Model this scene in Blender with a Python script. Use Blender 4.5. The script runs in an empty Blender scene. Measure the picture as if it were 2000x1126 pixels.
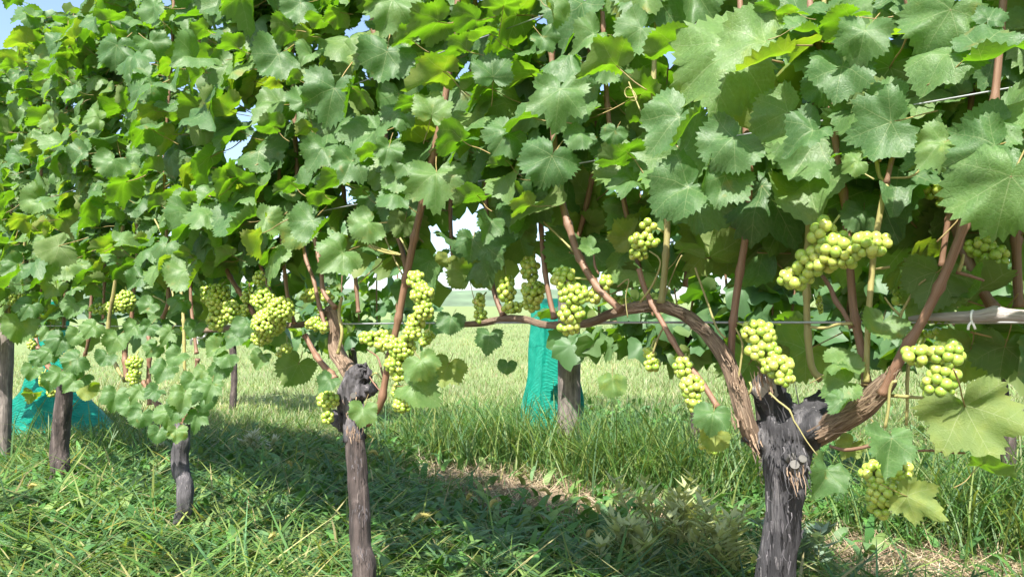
import bpy, math, random
import numpy as np
from mathutils import Vector, Matrix, noise

random.seed(7)
rng = np.random.default_rng(7)
scene = bpy.context.scene
R = math.radians

# ------------------------------------------------------------------ camera
FOC, CX, CY, HORIZON = 1540.0, 1000.0, 563.0, 640.0
CAM = Vector((0, 0, 0.6))
PITCH = math.atan((HORIZON - CY) / FOC)
cam_data = bpy.data.cameras.new('camera')
cam_data.sensor_width = 36.0
cam_data.lens = 36.0 * FOC / 2000.0
cam_data.clip_start = 0.02
cam_data.clip_end = 2000
cam = bpy.data.objects.new('camera', cam_data)
cam.location = CAM
cam.rotation_euler = (math.pi / 2 + PITCH, 0, 0)
scene.collection.objects.link(cam)
scene.camera = cam

# ------------------------------------------------------------------ light
SUN_EL = R(50)
SUN_AZ = Vector((-0.28, -0.96, 0)).normalized()          # horizontal direction towards the sun
world = bpy.data.worlds.new('World')
scene.world = world
world.use_nodes = True
wn = world.node_tree
wn.nodes.clear()
w_out = wn.nodes.new('ShaderNodeOutputWorld')
w_bg = wn.nodes.new('ShaderNodeBackground')
w_sky = wn.nodes.new('ShaderNodeTexSky')
w_sky.sky_type = 'NISHITA'
w_sky.sun_disc = False
w_sky.sun_elevation = SUN_EL
w_sky.sun_rotation = math.atan2(SUN_AZ.x, SUN_AZ.y)
w_sky.dust_density = 2.0
w_bg.inputs['Strength'].default_value = 0.12
wn.links.new(w_sky.outputs[0], w_bg.inputs['Color'])
wn.links.new(w_bg.outputs[0], w_out.inputs['Surface'])

sun_data = bpy.data.lights.new('sun', 'SUN')
sun_data.energy = 5.0
sun_data.angle = R(0.53)
sun_data.color = (1.0, 0.95, 0.86)
sun = bpy.data.objects.new('sun', sun_data)
sd = Vector((SUN_AZ.x * math.cos(SUN_EL), SUN_AZ.y * math.cos(SUN_EL), math.sin(SUN_EL)))
sun.rotation_euler = sd.to_track_quat('Z', 'Y').to_euler()
scene.collection.objects.link(sun)

scene.view_settings.view_transform = 'Standard'
scene.view_settings.look = 'None'
scene.view_settings.gamma = 1
scene.view_settings.exposure = 1.42
scene.cycles.use_denoising = True
scene.cycles.use_adaptive_sampling = True
scene.cycles.adaptive_threshold = 0.015
scene.cycles.max_bounces = 5
scene.cycles.diffuse_bounces = 3
scene.cycles.glossy_bounces = 2
scene.cycles.transmission_bounces = 4
scene.cycles.transparent_max_bounces = 6
scene.cycles.sample_clamp_indirect = 4.0

# ------------------------------------------------------------------ projection helpers
RIGHT = Vector((1, 0, 0))
FWD = Vector((0, math.cos(PITCH), math.sin(PITCH)))
UPV = Vector((0, -math.sin(PITCH), math.cos(PITCH)))
ROW_A = R(46)
DIR = Vector((-math.sin(ROW_A), math.cos(ROW_A), 0))      # along the row, away to the left
BACK = Vector((math.cos(ROW_A), math.sin(ROW_A), 0))      # across the row, away from the camera
D1 = 0.947                                                # distance of the near row
D2 = D1 + 1.75                                            # the row behind


def ray(px, py):
    return FWD + RIGHT * ((px - CX) / FOC) + UPV * ((CY - py) / FOC)


def P(px, py, off=0.0, D=D1):
    r = ray(px, py)
    return CAM + r * ((D - off) / r.dot(BACK))


def depth(px, py, off=0.0, D=D1):
    return (D - off) / ray(px, py).dot(BACK)


def G(px, py, z=0.0):
    r = ray(px, py)
    return CAM + r * ((z - CAM.z) / r.z)


def project(p):
    v = p - CAM
    y = v.dot(FWD)
    if y < 0.05:
        return None
    return CX + FOC * v.dot(RIGHT) / y, CY - FOC * v.dot(UPV) / y, y


# ------------------------------------------------------------------ object helpers
COL = scene.collection


def tag(o, label=None, cat=None, group=None, kind=None):
    if label: o['label'] = label
    if cat: o['category'] = cat
    if group: o['group'] = group
    if kind: o['kind'] = kind
    return o


def empty(name, loc):
    o = bpy.data.objects.new(name, None)
    o.location = loc
    o.empty_display_size = 0.05
    COL.objects.link(o)
    return o


def link(o, parent=None):
    COL.objects.link(o)
    if parent is not None:
        o.parent = parent
        o.matrix_parent_inverse = Matrix.Translation(parent.location).inverted() if parent.parent is None \
            else parent_world(parent).inverted()
    return o


def parent_world(o):
    m = Matrix.LocRotScale(o.location, o.rotation_euler, o.scale)
    if o.parent is not None:
        return parent_world(o.parent) @ o.matrix_parent_inverse @ m
    return m


class MB:
    """collects geometry for one mesh"""
    def __init__(self):
        self.v, self.f, self.uv, self.mi = [], [], [], []

    def add(self, verts, faces, uvs, mi=0):
        b = len(self.v)
        self.v += [tuple(p) for p in verts]
        self.uv += [tuple(u) for u in uvs]
        for f in faces:
            self.f.append(tuple(i + b for i in f))
            self.mi.append(mi)

    def mesh(self, name, mats, smooth=True):
        me = bpy.data.meshes.new(name)
        me.from_pydata(self.v, [], self.f)
        uvl = me.uv_layers.new(name='UVMap')
        li = np.empty(len(me.loops), dtype=np.int32)
        me.loops.foreach_get('vertex_index', li)
        uvl.data.foreach_set('uv', np.array(self.uv, dtype=np.float32)[li].ravel())
        for m in mats:
            me.materials.append(m)
        me.polygons.foreach_set('material_index', np.array(self.mi, dtype=np.int32))
        if smooth:
            me.polygons.foreach_set('use_smooth', np.ones(len(me.polygons), dtype=bool))
        me.update()
        return me

    def obj(self, name, mats, parent=None, smooth=True):
        return link(bpy.data.objects.new(name, self.mesh(name, mats, smooth)), parent)


def catmull(pts, rad, step):
    pts = [Vector(p) for p in pts]
    out, orad = [], []
    n = len(pts)
    for i in range(n - 1):
        p0, p1, p2, p3 = pts[max(i - 1, 0)], pts[i], pts[i + 1], pts[min(i + 2, n - 1)]
        k = max(1, int(math.ceil((p2 - p1).length / step)))
        for j in range(k):
            t = j / k
            out.append(0.5 * ((2 * p1) + (p2 - p0) * t + (2 * p0 - 5 * p1 + 4 * p2 - p3) * t * t
                              + (3 * p1 - p0 - 3 * p2 + p3) * t ** 3))
            orad.append(rad[i] + (rad[i + 1] - rad[i]) * t)
    out.append(pts[-1]); orad.append(rad[-1])
    return out, orad


def tube(mb, pts, rad, segs=8, step=0.02, mi=0, rough=0.0, nscale=40.0, cap=True, nodes=0.0, twist=0.0, fiber=0.0):
    """a tapering tube through pts; rough = relative bark relief, nodes = spacing of swollen joints"""
    pts, rad = catmull(pts, rad, step)
    verts, uvs, faces = [], [], []
    prev = None
    L = 0.0
    for i, p in enumerate(pts):
        d = (pts[min(i + 1, len(pts) - 1)] - pts[max(i - 1, 0)])
        if d.length < 1e-9: d = Vector((0, 0, 1))
        d.normalize()
        if prev is None:
            a = d.orthogonal().normalized()
        else:
            a = (prev - d * prev.dot(d)).normalized()
        prev = a
        b = d.cross(a)
        if i: L += (p - pts[i - 1]).length
        r = rad[i]
        if nodes:
            q = (L / nodes) % 1.0
            q = min(q, 1 - q)
            r *= 1 + 0.42 * math.exp(-(q * nodes / (0.9 * rad[i] + 1e-5)) ** 2)
        for k in range(segs):
            an = 2 * math.pi * k / segs + twist * L
            dv = a * math.cos(an) + b * math.sin(an)
            rr = r
            if rough:
                q = p + dv * r
                rr *= 1 + rough * (noise.noise(Vector((q.x, q.y, q.z * 0.35)) * nscale)
                                   + 0.6 * noise.noise(q * nscale * 0.35))
            if fiber:
                rr *= 1 + fiber * (noise.noise(Vector((math.cos(an) * 2.6, math.sin(an) * 2.6, L * 9))) + 0.8 * abs(noise.noise(Vector((math.cos(an) * 5, math.sin(an) * 5, L * 16 + 7)))))
            verts.append(p + dv * rr)
            uvs.append((abs(2 * k / segs - 1), L))
    for i in range(len(pts) - 1):
        for k in range(segs):
            k2 = (k + 1) % segs
            faces.append((i * segs + k, i * segs + k2, (i + 1) * segs + k2, (i + 1) * segs + k))
    if cap:
        for i0 in (0, len(pts) - 1):
            c = len(verts)
            verts.append(pts[i0]); uvs.append((0.5, L if i0 else 0))
            for k in range(segs):
                k2 = (k + 1) % segs
                t = (c, i0 * segs + k2, i0 * segs + k)
                faces.append(t if i0 == 0 else t[::-1])
    mb.add(verts, faces, uvs, mi)


# ------------------------------------------------------------------ materials
class NT:
    def __init__(self, name):
        self.m = bpy.data.materials.new(name)
        self.m.use_nodes = True
        self.t = self.m.node_tree
        self.t.nodes.clear()
        self.out = self.t.nodes.new('ShaderNodeOutputMaterial')

    def n(self, typ, **kw):
        nd = self.t.nodes.new('ShaderNode' + typ)
        for k, v in kw.items():
            setattr(nd, k, v)
        return nd

    def l(self, a, b):
        self.t.links.new(a, b)

    def val(self, x, sock):
        if isinstance(x, (int, float)): sock.default_value = x
        elif isinstance(x, tuple): sock.default_value = x if len(x) == len(sock.default_value) else x + (1,)
        else: self.l(x, sock)

    def math(self, op, a, b=0.0, c=None, clamp=False):
        nd = self.n('Math', operation=op, use_clamp=clamp)
        self.val(a, nd.inputs[0]); self.val(b, nd.inputs[1])
        if c is not None: self.val(c, nd.inputs[2])
        return nd.outputs[0]

    def mix(self, f, a, b, blend='MIX'):
        nd = self.n('Mix', data_type='RGBA', blend_type=blend)
        self.val(f, nd.inputs['Factor'])
        self.val(a, nd.inputs[6]); self.val(b, nd.inputs[7])
        return nd.outputs[2]

    def ramp(self, f, stops):
        nd = self.n('ValToRGB')
        e = nd.color_ramp.elements
        while len(e) < len(stops): e.new(0.5)
        for s, (p, c) in zip(e, stops):
            s.position = p
            s.color = c + (1,) if len(c) == 3 else c
        self.l(f, nd.inputs[0])
        return nd.outputs[0]

    def noise(self, vec, scale, detail=3.0, rough=0.55):
        nd = self.n('TexNoise')
        nd.inputs['Scale'].default_value = scale
        nd.inputs['Detail'].default_value = detail
        nd.inputs['Roughness'].default_value = rough
        if vec is not None: self.l(vec, nd.inputs['Vector'])
        return nd.outputs[0]

    def mapping(self, vec, scale):
        nd = self.n('Mapping')
        nd.inputs['Scale'].default_value = scale
        self.l(vec, nd.inputs['Vector'])
        return nd.outputs[0]

    def bump(self, h, strength, dist):
        nd = self.n('Bump')
        nd.inputs['Strength'].default_value = strength
        nd.inputs['Distance'].default_value = dist
        self.l(h, nd.inputs['Height'])
        return nd.outputs[0]

    def principled(self, **kw):
        nd = self.n('BsdfPrincipled')
        for k, v in kw.items():
            self.val(v, nd.inputs[k.replace('_', ' ')])
        return nd

    def finish(self, shader):
        self.l(shader, self.out.inputs['Surface'])
        return self.m


def rnd_value(t):
    """per-leaf random: object random for single leaves, a stored attribute in joined masses"""
    oi = t.n('ObjectInfo')
    at = t.n('Attribute', attribute_name='rnd')
    return t.math('FRACT', t.math('ADD', oi.outputs['Random'], at.outputs['Fac']))


def leaf_material(name, spots=False):
    t = NT(name)
    uv = t.n('TexCoord').outputs['UV']
    sep = t.n('SeparateXYZ'); t.l(uv, sep.inputs[0])
    x, y = sep.outputs[0], sep.outputs[1]
    ax = t.math('ABSOLUTE', x)
    rnd = rnd_value(t)
    veins = None
    for a, w in ((0.0, 0.010), (0.86, 0.009), (1.75, 0.007)):
        ca, sa = math.cos(a), math.sin(a)
        dist = t.math('ABSOLUTE', t.math('SUBTRACT', t.math('MULTIPLY', ax, ca), t.math('MULTIPLY', y, sa)))
        al = t.math('ADD', t.math('MULTIPLY', ax, sa), t.math('MULTIPLY', y, ca))
        wid = t.math('MAXIMUM', t.math('MULTIPLY_ADD', al, -w * 1.0, w), 0.002)
        v = t.math('SUBTRACT', 1.0, t.math('DIVIDE', dist, wid), clamp=True)
        v = t.math('MULTIPLY', v, t.math('GREATER_THAN', al, 0.0))
        # side veins leaving this rib
        sv = t.math('FRACT', t.math('MULTIPLY', t.math('SUBTRACT', al, t.math('MULTIPLY', dist, 0.75)), 7.5))
        sv = t.math('SUBTRACT', 1.0, t.math('MULTIPLY', t.math('ABSOLUTE', t.math('SUBTRACT', sv, 0.5)), 11.0), clamp=True)
        near = t.math('SUBTRACT', 1.0, t.math('MULTIPLY', dist, 5.2), clamp=True)
        sv = t.math('MULTIPLY', t.math('MULTIPLY', sv, 0.45), t.math('GREATER_THAN', near, 0.02))
        sv = t.math('MULTIPLY', sv, t.math('GREATER_THAN', al, 0.13))
        v = t.math('MAXIMUM', v, t.math('MULTIPLY', sv, near))
        veins = v if veins is None else t.math('MAXIMUM', veins, v)
    comb = t.n('CombineXYZ')
    t.l(t.math('MULTIPLY', rnd, 17.0), comb.inputs[0]); t.l(t.math('MULTIPLY', rnd, 31.0), comb.inputs[1])
    va = t.n('VectorMath', operation='ADD')
    t.l(uv, va.inputs[0]); t.l(comb.outputs[0], va.inputs[1])
    uv = va.outputs[0]
    vor = t.n('TexVoronoi', feature='DISTANCE_TO_EDGE')
    vor.inputs['Scale'].default_value = 20.0
    t.l(uv, vor.inputs['Vector'])
    cell = t.math('MINIMUM', t.math('MULTIPLY', vor.outputs['Distance'], 9.0), 1.0)
    big = t.noise(uv, 3.0, 2.0)
    fine = t.noise(uv, 30.0, 3.0, 0.6)
    fac = t.math('MULTIPLY_ADD', t.math('SUBTRACT', big, 0.5), 0.8, t.math('MULTIPLY', rnd, 0.9), clamp=True)
    up = t.ramp(fac, [(0.0, (0.058, 0.132, 0.046)), (0.5, (0.090, 0.178, 0.060)), (0.9, (0.125, 0.215, 0.066)), (1.0, (0.18, 0.26, 0.06))])
    up = t.mix(t.math('MULTIPLY', veins, 0.75), up, (0.29, 0.37, 0.17))
    up = t.mix(t.math('MULTIPLY', t.math('SUBTRACT', 1.0, cell), 0.22), up, (0.19, 0.27, 0.12))
    up = t.mix(1.0, up, t.ramp(fine, [(0.3, (0.8, 0.8, 0.8)), (0.7, (1.2, 1.2, 1.2))]), 'MULTIPLY')
    sick = t.math('MULTIPLY', t.math('MULTIPLY_ADD', big, 9.0, -5.6, clamp=True), t.math('GREATER_THAN', t.math('FRACT', t.math('MULTIPLY', rnd, 7.3)), 0.62))
    sick = t.math('MULTIPLY', sick, t.math('MULTIPLY_ADD', fine, 1.6, -0.2, clamp=True))
    up = t.mix(t.math('MULTIPLY', sick, 0.8), up, (0.24, 0.17, 0.05))
    un = t.ramp(fac, [(0.0, (0.125, 0.185, 0.070)), (0.6, (0.165, 0.225, 0.075)), (1.0, (0.24, 0.28, 0.07))])
    un = t.mix(t.math('MULTIPLY', veins, 0.7), un, (0.33, 0.38, 0.20))
    tr = t.ramp(fac, [(0.0, (0.13, 0.34, 0.006)), (0.6, (0.20, 0.44, 0.008)), (1.0, (0.36, 0.50, 0.02))])
    tr = t.mix(t.math('MULTIPLY', veins, 0.45), tr, (0.42, 0.50, 0.10))
    if spots:
        sp = t.n('TexVoronoi', feature='F1')
        sp.inputs['Scale'].default_value = 15.0
        t.l(uv, sp.inputs['Vector'])
        dot = t.math('LESS_THAN', t.math('ADD', sp.outputs['Distance'], t.math('MULTIPLY', t.noise(uv, 5.0, 1.0), 0.42)), 0.40)
        up = t.mix(t.math('MULTIPLY', dot, 0.9), up, (0.55, 0.36, 0.17))
    geo = t.n('NewGeometry')
    back = geo.outputs['Backfacing']
    base = t.mix(back, up, un)
    bmp = t.bump(t.math('ADD', cell, t.math('MULTIPLY', fine, 0.8)), 0.22, 0.0010)
    rough = t.math('MULTIPLY_ADD', back, 0.15, t.math('MULTIPLY_ADD', big, 0.16, 0.40))
    p = t.principled(Base_Color=base, Roughness=rough, Normal=bmp, Specular_IOR_Level=t.math('MULTIPLY_ADD', back, -0.22, 0.44))
    tl = t.n('BsdfTranslucent')
    t.l(tr, tl.inputs['Color'])
    t.l(bmp, tl.inputs['Normal'])
    mx = t.n('MixShader')
    mx.inputs[0].default_value = 0.42
    t.l(p.outputs[0], mx.inputs[1]); t.l(tl.outputs[0], mx.inputs[2])
    return t.finish(mx.outputs[0])


def mass_leaf_material(name):
    t = NT(name)
    rnd = rnd_value(t)
    back = t.n('NewGeometry').outputs['Backfacing']
    up = t.ramp(rnd, [(0.0, (0.058, 0.132, 0.058)), (0.6, (0.092, 0.180, 0.076)), (1.0, (0.135, 0.215, 0.08))])
    un = t.ramp(rnd, [(0.0, (0.125, 0.185, 0.070)), (1.0, (0.20, 0.25, 0.08))])
    p = t.principled(Base_Color=t.mix(back, up, un), Roughness=0.5)
    tl = t.n('BsdfTranslucent')
    t.l(t.ramp(rnd, [(0.0, (0.13, 0.34, 0.006)), (1.0, (0.28, 0.47, 0.015))]), tl.inputs['Color'])
    mx = t.n('MixShader')
    mx.inputs[0].default_value = 0.42
    t.l(p.outputs[0], mx.inputs[1]); t.l(tl.outputs[0], mx.inputs[2])
    return t.finish(mx.outputs[0])


def stem_material(name, c0, c1, rough=0.5, streak=26.0, bump=0.35):
    t = NT(name)
    uv = t.n('TexCoord').outputs['UV']
    f1 = t.noise(t.mapping(uv, (streak, 9.0, 1)), 1.0, 4.0)
    f2 = t.noise(t.mapping(uv, (3.0, 11.0, 1)), 1.0, 2.0)
    col = t.ramp(t.math('MULTIPLY_ADD', f1, 0.6, t.math('MULTIPLY', f2, 0.4)), [(0.32, c0), (0.66, c1)])
    orn = t.n('ObjectInfo').outputs['Random']
    col = t.mix(t.math('MULTIPLY', t.math('MULTIPLY_ADD', f2, 2.2, -0.75, clamp=True), t.math('MULTIPLY_ADD', orn, 0.9, -0.1, clamp=True)), col, t.mix(orn, (0.16, 0.13, 0.055), (0.10, 0.075, 0.06)))
    p = t.principled(Base_Color=col, Roughness=rough, Normal=t.bump(f1, bump, 0.002))
    return t.finish(p.outputs[0])


def bark_material(name, dark, mid, light, lo=0.38, hi=0.72):
    t = NT(name)
    tc = t.n('TexCoord')
    uv = t.mapping(tc.outputs['Object'], (70.0, 70.0, 9.0))
    f = t.noise(uv, 1.0, 6.0, 0.65)
    g = t.noise(tc.outputs['Object'], 22.0, 4.0)
    cr = t.noise(t.mapping(tc.outputs['Object'], (150.0, 150.0, 16.0)), 1.0, 3.0)
    k = t.math('MULTIPLY_ADD', f, 0.65, t.math('MULTIPLY', g, 0.35))
    col = t.ramp(k, [(lo, dark), ((lo + hi) / 2, mid), (hi, light)])
    streak = t.math('MULTIPLY', t.math('GREATER_THAN', cr, 0.66), 0.5)
    col = t.mix(streak, col, light)
    h = t.math('ADD', f, t.math('MULTIPLY', cr, 0.5))
    p = t.principled(Base_Color=col, Roughness=0.85, Normal=t.bump(h, 0.9, 0.006))
    return t.finish(p.outputs[0])


def cane_material(name, dark, mid, light):
    t = NT(name)
    uv = t.n('TexCoord').outputs['UV']
    f = t.noise(t.mapping(uv, (26.0, 22.0, 1)), 1.0, 5.0, 0.65)
    g = t.noise(t.mapping(uv, (7.0, 30.0, 1)), 1.0, 3.0)
    k = t.math('MULTIPLY_ADD', f, 0.7, t.math('MULTIPLY', g, 0.3))
    col = t.ramp(k, [(0.33, dark), (0.5, mid), (0.68, light)])
    p = t.principled(Base_Color=col, Roughness=0.85, Normal=t.bump(f, 1.0, 0.006))
    return t.finish(p.outputs[0])


def grape_material(name):
    t = NT(name)
    tc = t.n('TexCoord')
    rnd = t.n('ObjectInfo').outputs['Random']
    n1 = t.noise(tc.outputs['Generated'], 3.0, 3.0)
    col = t.ramp(t.math('MULTIPLY_ADD', n1, 0.5, t.math('MULTIPLY', rnd, 0.6)),
                 [(0.15, (0.21, 0.34, 0.05)), (0.55, (0.32, 0.43, 0.08)), (1.0, (0.45, 0.47, 0.125))])
    sep = t.n('SeparateXYZ'); t.l(tc.outputs['Generated'], sep.inputs[0])
    speck = t.math('GREATER_THAN', t.noise(tc.outputs['Generated'], 16.0, 1.0), 0.74)
    dot = t.math('MAXIMUM', t.math('LESS_THAN', sep.outputs[2], 0.008), t.math('MULTIPLY', speck, 0.15))
    col = t.mix(dot, col, (0.06, 0.04, 0.02))
    p = t.principled(Base_Color=col, Roughness=t.math('MULTIPLY_ADD', n1, 0.2, 0.18), Subsurface_Weight=0.9,
                     Subsurface_Scale=0.008, Subsurface_Radius=(1.0, 0.9, 0.25), Specular_IOR_Level=0.5)
    p.inputs['Coat Weight'].default_value = 0.15
    p.inputs['Coat Roughness'].default_value = 0.45
    return t.finish(p.outputs[0])


def attr_material(name, rough=0.55, trans=0.3):
    """plant stuff whose own colour is stored per blade"""
    t = NT(name)
    at = t.n('Attribute', attribute_name='col')
    p = t.principled(Base_Color=at.outputs['Color'], Roughness=rough, Specular_IOR_Level=0.4)
    tl = t.n('BsdfTranslucent')
    t.l(t.mix(1.0, at.outputs['Color'], (1.5, 1.45, 0.6), 'MULTIPLY'), tl.inputs['Color'])
    mx = t.n('MixShader'); mx.inputs[0].default_value = trans
    t.l(p.outputs[0], mx.inputs[1]); t.l(tl.outputs[0], mx.inputs[2])
    return t.finish(mx.outputs[0])


def ground_material():
    t = NT('soil_and_turf')
    pos = t.n('NewGeometry').outputs['Position']
    a = t.noise(pos, 2.2, 6.0, 0.65)
    b = t.noise(pos, 38.0, 5.0, 0.7)
    soil = t.ramp(b, [(0.3, (0.10, 0.07, 0.045)), (0.7, (0.26, 0.19, 0.12))])
    turf = t.ramp(b, [(0.3, (0.12, 0.18, 0.05)), (0.7, (0.21, 0.26, 0.10))])
    far = t.n('SeparateXYZ'); t.l(pos, far.inputs[0])
    f = t.math('MULTIPLY_ADD', t.math('SUBTRACT', far.outputs[1], 3.5), 0.4, t.math('MULTIPLY', a, 0.3), clamp=True)
    p = t.principled(Base_Color=t.mix(f, soil, turf), Roughness=0.95, Normal=t.bump(b, 1.0, 0.02))
    return t.finish(p.outputs[0])


def net_material():
    t = NT('net_mesh_green')
    tc = t.n('TexCoord').outputs['UV']
    w = t.n('TexWave', wave_type='BANDS', bands_direction='Y')
    w.inputs['Scale'].default_value = 16.0
    w.inputs['Distortion'].default_value = 3.0
    w.inputs['Detail'].default_value = 2.0
    t.l(tc, w.inputs['Vector'])
    g = t.noise(tc, 9.0, 3.0)
    col = t.ramp(t.math('MULTIPLY_ADD', w.outputs['Fac'], 0.3, t.math('MULTIPLY', g, 0.7)),
                 [(0.25, (0.0, 0.36, 0.25)), (0.6, (0.02, 0.60, 0.44)), (0.95, (0.12, 0.78, 0.62))])
    bmp = t.bump(w.outputs['Fac'], 1.0, 0.015)
    p = t.principled(Base_Color=col, Roughness=0.45, Normal=bmp)
    tl = t.n('BsdfTranslucent'); t.l(col, tl.inputs['Color'])
    mx = t.n('MixShader'); mx.inputs[0].default_value = 0.35
    t.l(p.outputs[0], mx.inputs[1]); t.l(tl.outputs[0], mx.inputs[2])
    return t.finish(mx.outputs[0])


def plain(name, c, rough=0.6, metal=0.0, var=0.25, scale=30.0):
    t = NT(name)
    f = t.noise(t.n('TexCoord').outputs['Object'], scale, 3.0)
    col = t.ramp(f, [(0.3, tuple(x * (1 - var) for x in c)), (0.7, tuple(min(1, x * (1 + var)) for x in c))])
    p = t.principled(Base_Color=col, Roughness=rough, Metallic=metal)
    return t.finish(p.outputs[0])


M_LEAF = leaf_material('vine_leaf')
M_MASS = mass_leaf_material('vine_leaf_mass')
M_SPOT = leaf_material('vine_leaf_spotted', spots=True)
M_PET = stem_material('petiole', (0.20, 0.22, 0.05), (0.30, 0.16, 0.08), 0.5)
M_SHOOT = stem_material('shoot_brown', (0.085, 0.042, 0.025), (0.31, 0.175, 0.11), 0.5)
M_GREENSHOOT = stem_material('shoot_yellow_green', (0.20, 0.22, 0.06), (0.42, 0.34, 0.15), 0.45)
M_CANE = cane_material('old_cane_bark', (0.045, 0.028, 0.02), (0.22, 0.15, 0.10), (0.46, 0.36, 0.27))
M_BARK = bark_material('trunk_bark', (0.010, 0.010, 0.012), (0.042, 0.041, 0.046), (0.22, 0.21, 0.215), 0.36, 0.74)
M_BARK2 = bark_material('trunk_bark_reddish', (0.022, 0.017, 0.016), (0.072, 0.055, 0.051), (0.20, 0.165, 0.155))
M_BARK3 = bark_material('trunk_bark_grey', (0.022, 0.021, 0.024), (0.075, 0.070, 0.078), (0.24, 0.22, 0.23))
M_CUT = plain('cut_wood', (0.10, 0.095, 0.09), 0.8, var=0.3, scale=90)
M_PALEWOOD = cane_material('weathered_end_wood', (0.24, 0.20, 0.18), (0.50, 0.46, 0.43), (0.70, 0.66, 0.63))
M_POST = bark_material('post_wood', (0.07, 0.06, 0.055), (0.19, 0.16, 0.145), (0.36, 0.32, 0.29))
M_GRAPE = grape_material('grape_skin')
M_RACHIS = plain('bunch_stalk', (0.30, 0.34, 0.09), 0.5)
M_WIRE = plain('galvanised_wire', (0.36, 0.38, 0.40), 0.5, 0.5, 0.2)
M_TIE = plain('white_tie', (0.78, 0.78, 0.76), 0.5, var=0.08)
M_GRASS = attr_material('grass_blades', 0.5, 0.42)
M_STRAW = attr_material('dry_grass', 0.8, 0.1)
M_WEED = attr_material('weed_leaves', 0.55, 0.3)
M_GROUND = ground_material()
M_NET = net_material()
M_HILL = plain('wooded_hill', (0.10, 0.15, 0.085), 0.95, var=0.35, scale=0.06)

# ------------------------------------------------------------------ ground and far hills
def ground_h(x, y):
    s = x * BACK.x + y * BACK.y - D1
    h = 0.018 * math.sin(1.7 * x + 0.6) * math.cos(1.3 * y) + 0.03 * noise.noise(Vector((x * 0.9, y * 0.9, 0)))
    far = math.hypot(x, y)
    rise = max(0.0, min(s, 30.0) - 2.3)
    return h * min(1.0, 6.0 / (far + 1e-3)) + 0.075 * rise * rise / (rise + 1.5)


def ground_h_np(x, y):
    fx = np.clip((x + 20) / 0.2, 0, 199.99); fy = np.clip((y + 2) / 0.2, 0, 159.99)
    ix, iy = fx.astype(int), fy.astype(int)
    tx, ty = fx - ix, fy - iy
    return (GH[iy, ix] * (1 - tx) + GH[iy, ix + 1] * tx) * (1 - ty) + (GH[iy + 1, ix] * (1 - tx) + GH[iy + 1, ix + 1] * tx) * ty


GH = np.array([[ground_h(-20 + 0.2 * i, -2 + 0.2 * j) for i in range(202)] for j in range(162)])


def build_ground():
    mb = MB()
    ys = [-6 + 0.25 * i for i in range(73)] + [13, 15, 18, 24, 34, 50, 80, 140, 260, 480]
    xs = [-480, -240, -120, -60, -30, -18] + [-10 + 0.25 * i for i in range(81)] + [18, 30, 60, 120, 240, 480]
    v = [(x, y, ground_h(x, y)) for y in ys for x in xs]
    nx = len(xs)
    f = [(j * nx + i, j * nx + i + 1, (j + 1) * nx + i + 1, (j + 1) * nx + i) for j in range(len(ys) - 1) for i in range(nx - 1)]
    mb.add(v, f, [(p[0], p[1]) for p in v])
    g = mb.obj('ground', [M_GROUND])
    tag(g, 'earthy vineyard ground under grass and dry straw', 'ground', kind='structure')
    mb = MB()
    v, f = [], []
    n = 90
    for i in range(n + 1):
        a = R(-100) + R(200) * i / n
        for j in range(6):
            rr = 300 + 45 * j
            q = Vector((math.sin(a) * rr, math.cos(a) * rr, 0))
            hh = (0, 6, 13, 20, 24, 12)[j] * (0.75 + 0.5 * noise.noise(Vector((a * 3.0, j * 0.4, 2.0))) + 0.12 * noise.noise(Vector((a * 25, j, 0))))
            v.append((q.x, q.y, max(hh, 0) + 1.2))
    for i in range(n):
        for j in range(5):
            f.append((i * 6 + j, i * 6 + j + 1, (i + 1) * 6 + j + 1, (i + 1) * 6 + j))
    mb.add(v, f, [(p[0], p[1]) for p in v])
    tag(mb.obj('hills', [M_HILL]), 'distant wooded hills glimpsed between the leaves', 'hills', kind='structure')


build_ground()

# ------------------------------------------------------------------ vine leaf shapes
LOBES = [(0, 0.76), (14, 0.66), (26, 0.53), (40, 0.63), (53, 0.69), (67, 0.58), (80, 0.47), (96, 0.54), (110, 0.53),
         (126, 0.45), (142, 0.37), (154, 0.30), (164, 0.16), (180, 0.03)]


def lobe_r(a, depth_k):
    a = abs(a)
    for (a0, r0), (a1, r1) in zip(LOBES, LOBES[1:]):
        if a <= a1:
            t = (a - a0) / (a1 - a0)
            t = t * t * (3 - 2 * t)
            r = r0 + (r1 - r0) * t
            return r + (0.60 - r) * (1 - depth_k) * max(0.0, min(1.0, (128 - a) / 22))
    return 0.05


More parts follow.
